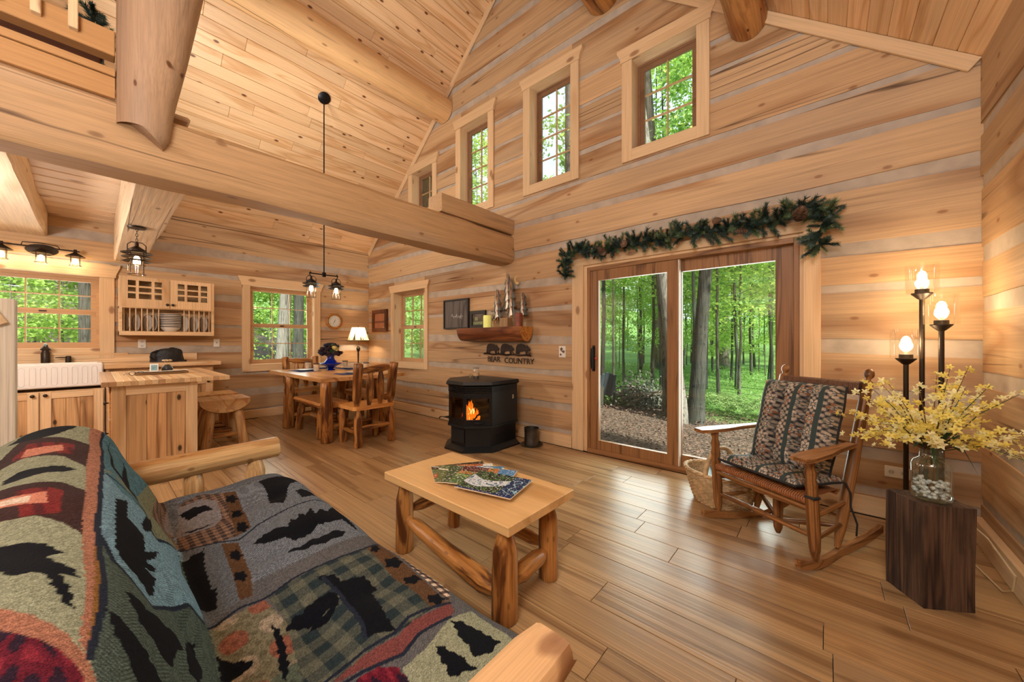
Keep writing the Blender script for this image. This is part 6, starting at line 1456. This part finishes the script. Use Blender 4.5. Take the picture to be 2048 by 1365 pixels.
def tree_proto(name,seed,h,r,crown0,nleaf,ls,spread,sprays=22):
    rg=random.Random(seed); tr=MB(); n=10; pts=[(0,0,0)]; 
    for i in range(1,n+1): pts.append((pts[-1][0]+rg.uniform(-.04,.04)*h/8,pts[-1][1]+rg.uniform(-.04,.04)*h/8,h*i/n))
    tr.tube(pts,[r*(1.25 if i==0 else 1)*(1-.75*i/n) for i in range(n+1)],8,bump=.1,seed=seed)
    lv=[MB(),MB()]
    for k in range(sprays):
        z=crown0+(h*1.03-crown0)*(k+rg.random())/sprays; f=z/h; i=min(n-1,int(f*n)); base=Vector(pts[i]).lerp(Vector(pts[i+1]),min(1,f*n-i)); base.z=min(z,h)
        a=rg.uniform(0,2*PI); L_=spread*(1.1-.6*max(0,(z-crown0)/(h-crown0)))*rg.uniform(.6,1.1); tip=base+Vector((math.cos(a)*L_,math.sin(a)*L_,L_*rg.uniform(.0,.45)))
        tr.tube([base,base.lerp(tip,.5)+Vector((0,0,.05)),tip],[r*.28,r*.16,r*.05],5)
        for q in range(nleaf//sprays):
            t=rg.uniform(.25,1.1); p=base.lerp(tip,t)+Vector((rg.gauss(0,.22),rg.gauss(0,.22),rg.gauss(0,.12)))*spread*.55
            leafquad(lv[q%2],p,ls*.66*rg.uniform(.7,1.3),rg,1.4)
    return tr,lv
PROT=[]
for i,(h,r,c0,nl,ls,spd,bk_m) in enumerate(((8.5,.036,1.6,3400,.085,1.5,BARKD),(10.5,.048,2.6,4000,.10,1.8,BARK),(12.,.062,3.6,4200,.11,2.1,BARK),(5.0,.02,.8,3000,.075,1.3,BARKD))):
    tr,lv=tree_proto('t',40+i,h,r,c0,nl,ls,spd)
    PROT.append((mesh('trunk',tr,bk_m,.9),[mesh('foliage',lv[0],LEAFS[(i)%2],0),mesh('foliage',lv[1],LEAFS[1 if i%2 else 2],0)]))
def tree(k,x,y,s,lab,group):
    o=thing('young_tree',lab,'tree',(x,y,GZ-.05),R(0,6.28),group); o.scale=(s,s,s*R(.9,1.1))
    link('trunk',PROT[k][0],o)
    for m in PROT[k][1]: f=link('foliage',m,o); f['kind']='stuff'
    return o
rg=random.Random(77); random.seed(77)
GD='young trees in the woods beyond the sliding door'; LD='slender young tree with bright green leaves in the woods beyond the sliding door'
spots=[(2.6,5.6,0),(1.5,6.4,1),(4.15,9.5,1),(5.0,7.3,0),(4.85,9.9,1),(5.25,8.6,0),(5.55,12.5,2),(5.75,10.4,1),(6.05,8.0,0),(6.3,13,2),(4.2,12.8,1),(3.6,10.6,0),(2.9,8.4,1),(2.2,9.8,2),(1.3,9.2,1),(.6,8.0,0),(-.4,9.6,1),(3.2,14,2),(1.8,13,1),(0.2,13.5,2),(-1.5,12,1),(4.6,16,2),(5.6,17,1),(6.8,16,2),(6.6,10.2,0),(2.7,17,1),(1.0,18,2),(-1,17,1),(-3,15,2),(7.6,13,1),(8.6,10,2),(7.4,19,1),(4,20,2),(5.2,21,1),(2,22,2),(0,23,1),(-2.5,21,2),(-5,19,1),(6.3,23,2),(3.1,24,1),(1.0,27,2),(4.7,27,1),(-1.5,27,2),(-4.5,25,2),(-7,23,1),(8.2,22,2),(2.6,30,2),(-.5,31,1),(5.5,31,2),(-3.4,31,2),(-7,29,2),(-10,27,1),(3.8,34,2),(1.2,35,2),(-5.5,35,1),(-9,33,2)]
for x,y,k in spots: tree(k,x+R(-.15,.15),y,R(.9,1.15),LD,GD)
for x,y,s in((1.0,11.5,1.1),(3.4,12.,1.0),(5.2,14.,1.1),(-1,14,1.3),(2.6,16,1.3),(6.4,18,1.3),(4.4,19,1.4),(0.6,20,1.5),(-3,18,1.5),(2.8,21,1.4),(7.3,21,1.5),(5.3,24,1.6),(1.5,24,1.6),(-2,24,1.6),(-6,21,1.6),(3.6,28,1.8),(-4,28,1.8),(0,29,1.8),(6.7,28,1.8)):
    o=tree(3,x,y,s,'leafy understorey sapling in the woods beyond the sliding door','understorey saplings beyond the sliding door'); o.name='sapling'
GW='trees in the woods outside the kitchen wall'; LW_='leafy tree in the woods outside the kitchen wall windows'
for x,y,k,s in((-4.2,-4.6,3,.8),(-5.5,-3.2,3,1.0),(-5.2,-5.6,0,.9),(-4.0,-2.4,3,.9),(-5.0,-1.7,3,.9),(-6.5,-1.0,0,.9),(-3.8,.3,3,.8),(-6.0,.6,1,.9),(-7.5,-2.6,1,1),(-8,-5,1,1),(-8.5,-.2,0,1.1),(-9,2.2,1,1),(-10,-3.5,2,1),(-11,-1,1,1.1),(-11,1.4,0,1.2),(-7,-7,1,1),(-10.5,-7,2,1),(-13,-5,1,1.1),(-14,-2,2,1),(-14,1,1,1.1),(-13,4,2,1),(-8,5,1,1),(-5,4,0,1.0),(-17,-7,2,1.1),(-18,-3,1,1.2),(-18,1,2,1.1),(-17,5,1,1.2),(-4.6,2.2,3,1.2),(-6.8,-4.2,3,1.3),(-7.2,-1.8,3,1.2),(-9.5,.9,3,1.4),(-12,-3,3,1.6),(-8.2,-3.6,3,1.3),(-9.6,-5.6,3,1.4),(-10,-1.9,3,1.5),(-11,-4.6,3,1.5),(-12.5,.2,3,1.6),(-11.5,3,3,1.6),(-8.6,3.4,3,1.3),(-13,-7,3,1.6),(-6.2,-5.4,3,1.1),(-7.6,1.6,3,1.2)):
    tree(k,x,y,s,LW_,GW)
for x,y,k,s,lab in((-1.2,3.0,3,.9,0),(-.2,4.4,3,1.0,0),(-2.4,5.2,0,1,0),(-1.5,6.8,1,.9,0),(-3.5,7.6,1,1,0),(-5.2,9,2,1,0),(.6,3.6,3,.8,0),(-2.8,3.4,3,1.1,0),(-3.6,5.4,3,1.3,0),(-5,7,3,1.4,0),(-6.5,8.6,3,1.5,0),(-2,8.5,3,1.4,0),(-7.5,11,3,1.7,0),(-4,11,3,1.7,0)):
    tree(k,x,y,s,'leafy tree outside the small window left of the stove','trees outside the small log-wall window')
for x,y,k,s in((6.5,4.6,2,.95),(8.6,6.2,2,1.0),(4.4,6.6,2,.9),(3.0,4.2,2,.85),(7.2,8.5,2,1.1)):
    tree(k,x,y,s,'tall leafy tree whose crown shows in the upper windows','tall trees behind the upper windows')
BARKL=wood('bark_pale',axis='Z',lt=(150,146,134),dk=(92,86,78),knots=0,rings=9,along=1.2,across=12,vary=.05,streak=.5,rough=.95,bump=1.0)
def bigtrunk(lab,p0,p1,r0,r1,mat,h=11,lv=True):
    o=thing('tree',lab,'tree',(p0[0],p0[1],GZ-.06)); d=Vector(p1+(0,))-Vector(p0+(0,))
    pts=[(p.x,p.y,t*h) for p,t in zip([d*t for t in(0,.05,.15,.3,.5,.75,1)],(0,.05,.15,.3,.5,.75,1))]
    part('trunk',MB().tube(pts,[r0*1.5,r0*1.15,r0,r0*.96,r0*.9,r0*.8,r1],16,bump=.16,seed=p0[0]*3),mat,o,smooth=1.2)
    return o
bigtrunk('thick lichen-spotted trunk standing in the right half of the sliding door',(5.14,3.82),(5.85,3.9),.118,.08,BARK)
bigtrunk('pale grey trunk leaning left, right behind the sliding door mullion',(4.95,3.74),(3.5,3.9),.115,.08,BARKL)
bigtrunk('darker leaning trunk at the right of the left door panel',(4.55,4.30),(3.75,4.5),.11,.08,BARKD)
bigtrunk('thick pale trunk leaning outside the dining window',(-3.0,-.72),(-2.7,-.2),.13,.10,BARKL)
bigtrunk('straight grey trunk right of the pale one outside the dining window',(-3.4,-.16),(-3.4,-.1),.125,.10,BARK)
bigtrunk('straight spruce trunk outside the right side of the kitchen window',(-2.8,-3.72),(-2.9,-3.8),.10,.08,BARK)
bigtrunk('dark maple trunk rising outside the third upper window',(2.95,3.0),(2.85,3.1),.14,.12,BARKD,12)
for (x,y,lab) in((.2,16,'dark broad trunk deep in the woods, left door panel'),(2.6,20,'dark trunk far back in the woods, mid left door panel')):
    bigtrunk(lab,(x,y),(x,y),.24,.2,BARKD,12)
# labels that tell the nearer trees in the door view apart, by their order from the left
def bearing(o): 
    dx,dy=o.location.x-7.03,o.location.y+3.66; a=math.radians(40.9); return (dx*math.cos(a)+dy*math.sin(a))/(-dx*math.sin(a)+dy*math.cos(a))
ORD=['first','second','third','fourth','fifth','sixth','seventh','eighth','ninth','tenth','eleventh','twelfth','thirteenth','fourteenth']
near=sorted([o for o in bpy.data.objects if o.get('group')==GD and o.location.y<11.2],key=bearing)
for nm,a,b in(('left',.237,.43),('right',.46,.722)):
    k=0
    for o in near:
        if a<bearing(o)<b and k<len(ORD):
            o['label']=f'{ORD[k]} from the left of the nearer slim trees in the {nm} door panel'; k+=1
# brush pile
br=thing('brush_pile','heap of cut branches with withered leaves outside the left door panel','brush pile',(3.55,4.95,GZ)); rg=random.Random(6)
for i in range(16):
    x=rg.uniform(-.7,.5); y=rg.uniform(-.4,.4); a=rg.uniform(-.7,.9); L_=rg.uniform(.7,1.5)
    part('branch',MB().tube([(x,y,.08+rg.uniform(0,.2)),(x+L_*.5*math.cos(a),y+rg.uniform(-.2,.2),.2+rg.uniform(0,.25)),(x+L_*math.cos(a)*.95,y+rg.uniform(-.3,.3),.15+L_*.5*abs(math.sin(a)))],[.024,.018,.006],6),plain('branch_grey',(150,140,124),.9,noise=.25,scale=20),br)
hl=MB()
for i in range(2600):
    q=Vector((rg.gauss(.15,.38),rg.gauss(0,.3),0)); q.z=abs(rg.gauss(0,.30))*math.exp(-((q.x-.1)/.8)**2)+.02; leafquad(hl,q,rg.uniform(.025,.05),rg)
part('withered_leaves',hl,leafmat('leaf_withered',(96,98,86),.1,.7),br,smooth=0,stuff=True)
# ferns
fmx=MB(); rg=random.Random(10)
for k in range(11):
    a=2*PI*k/11+rg.uniform(-.2,.2); L_=rg.uniform(.3,.45); c_,s_=math.cos(a),math.sin(a); prev=None
    for j in range(12):
        t=j/11; r=L_*t; z=.34*math.sin(t*2.3)*(L_/.45); w_=.07*(1-t)*(.4+t)*2.2+.006
        P=Vector((c_*r,s_*r,z)); n_=Vector((-s_,c_,0))
        for s in(-1,1): fmx.add([tuple(P),tuple(P+Vector((c_*.02,s_*.02,0))+n_*s*w_*.5),tuple(P+n_*s*w_+Vector((c_*.015,s_*.015,-.02))),tuple(P+n_*s*w_*.5-Vector((c_*.012,s_*.012,0)))],[(0,1,2,3)])
FRN=mesh('fronds',fmx,leafmat('fern_green',(150,176,110),.4),0)
for i,(x,y) in enumerate(((5.55,4.9),(5.85,4.7),(6.15,4.95),(5.75,5.2),(6.4,5.1),(6.05,5.35),(5.45,5.35),(6.6,4.7),(6.3,5.6),(5.3,5.7),(5.0,5.3),(6.8,5.4))):
    o=thing('fern','low pale green fern at the edge of the leaf litter outside the door','fern',(x,y,GZ+.02),R(0,6),'ferns outside the sliding door'); o.scale=(R(.8,1.2),)*3; link('fronds',FRN,o)
for k,o in enumerate(sorted([o for o in bpy.data.objects if o.get('group')=='ferns outside the sliding door'],key=bearing)):
    o['label']=f'pale green fern beyond the leaf litter, {ORD[k]} fern from the left'
gc=MB(); rg=random.Random(15)
for i in range(15000):
    x=rg.uniform(-5,10); y=5.4+14*rg.random()**1.4; leafquad(gc,Vector((x,y,GZ+.05+rg.random()*.12)),rg.uniform(.012,.03)*(1+.05*y),rg,1.0)
o=part('ground_cover',gc,leafmat('cover_green',(122,164,72),.4),smooth=0); tag(o,'low green ground cover under the young trees','plants',kind='stuff')
# outdoor chair
oc_=thing('garden_chair','dark grey slatted garden chair outside, at the left edge of the door glass','chair',(2.95,4.35,GZ),-2.2)
GCM=plain('garden_grey',(62,74,80),.6)
for k in range(5): part('back_slat',MB().box(-.24+k*.098,-.15+k*.098,0,.02,.25,.86-.04*abs(k-2),.004,M=Matrix.Rotation(-.35,4,'X')),GCM,oc_)
for k in range(4): part('seat_slat',MB().box(-.26,.26,-.5+k*.12,-.39+k*.12,.27,.29,.004),GCM,oc_)
for s in(-1,1):
    part('arm',MB().box(s*.26,s*.36,-.55,.12,.48,.505,.004),GCM,oc_); part('leg',MB().box(s*.27,s*.30,-.52,-.43,0,.48,.004),GCM,oc_); part('leg',MB().box(s*.27,s*.30,.05,.14,0,.48,.004),GCM,oc_)
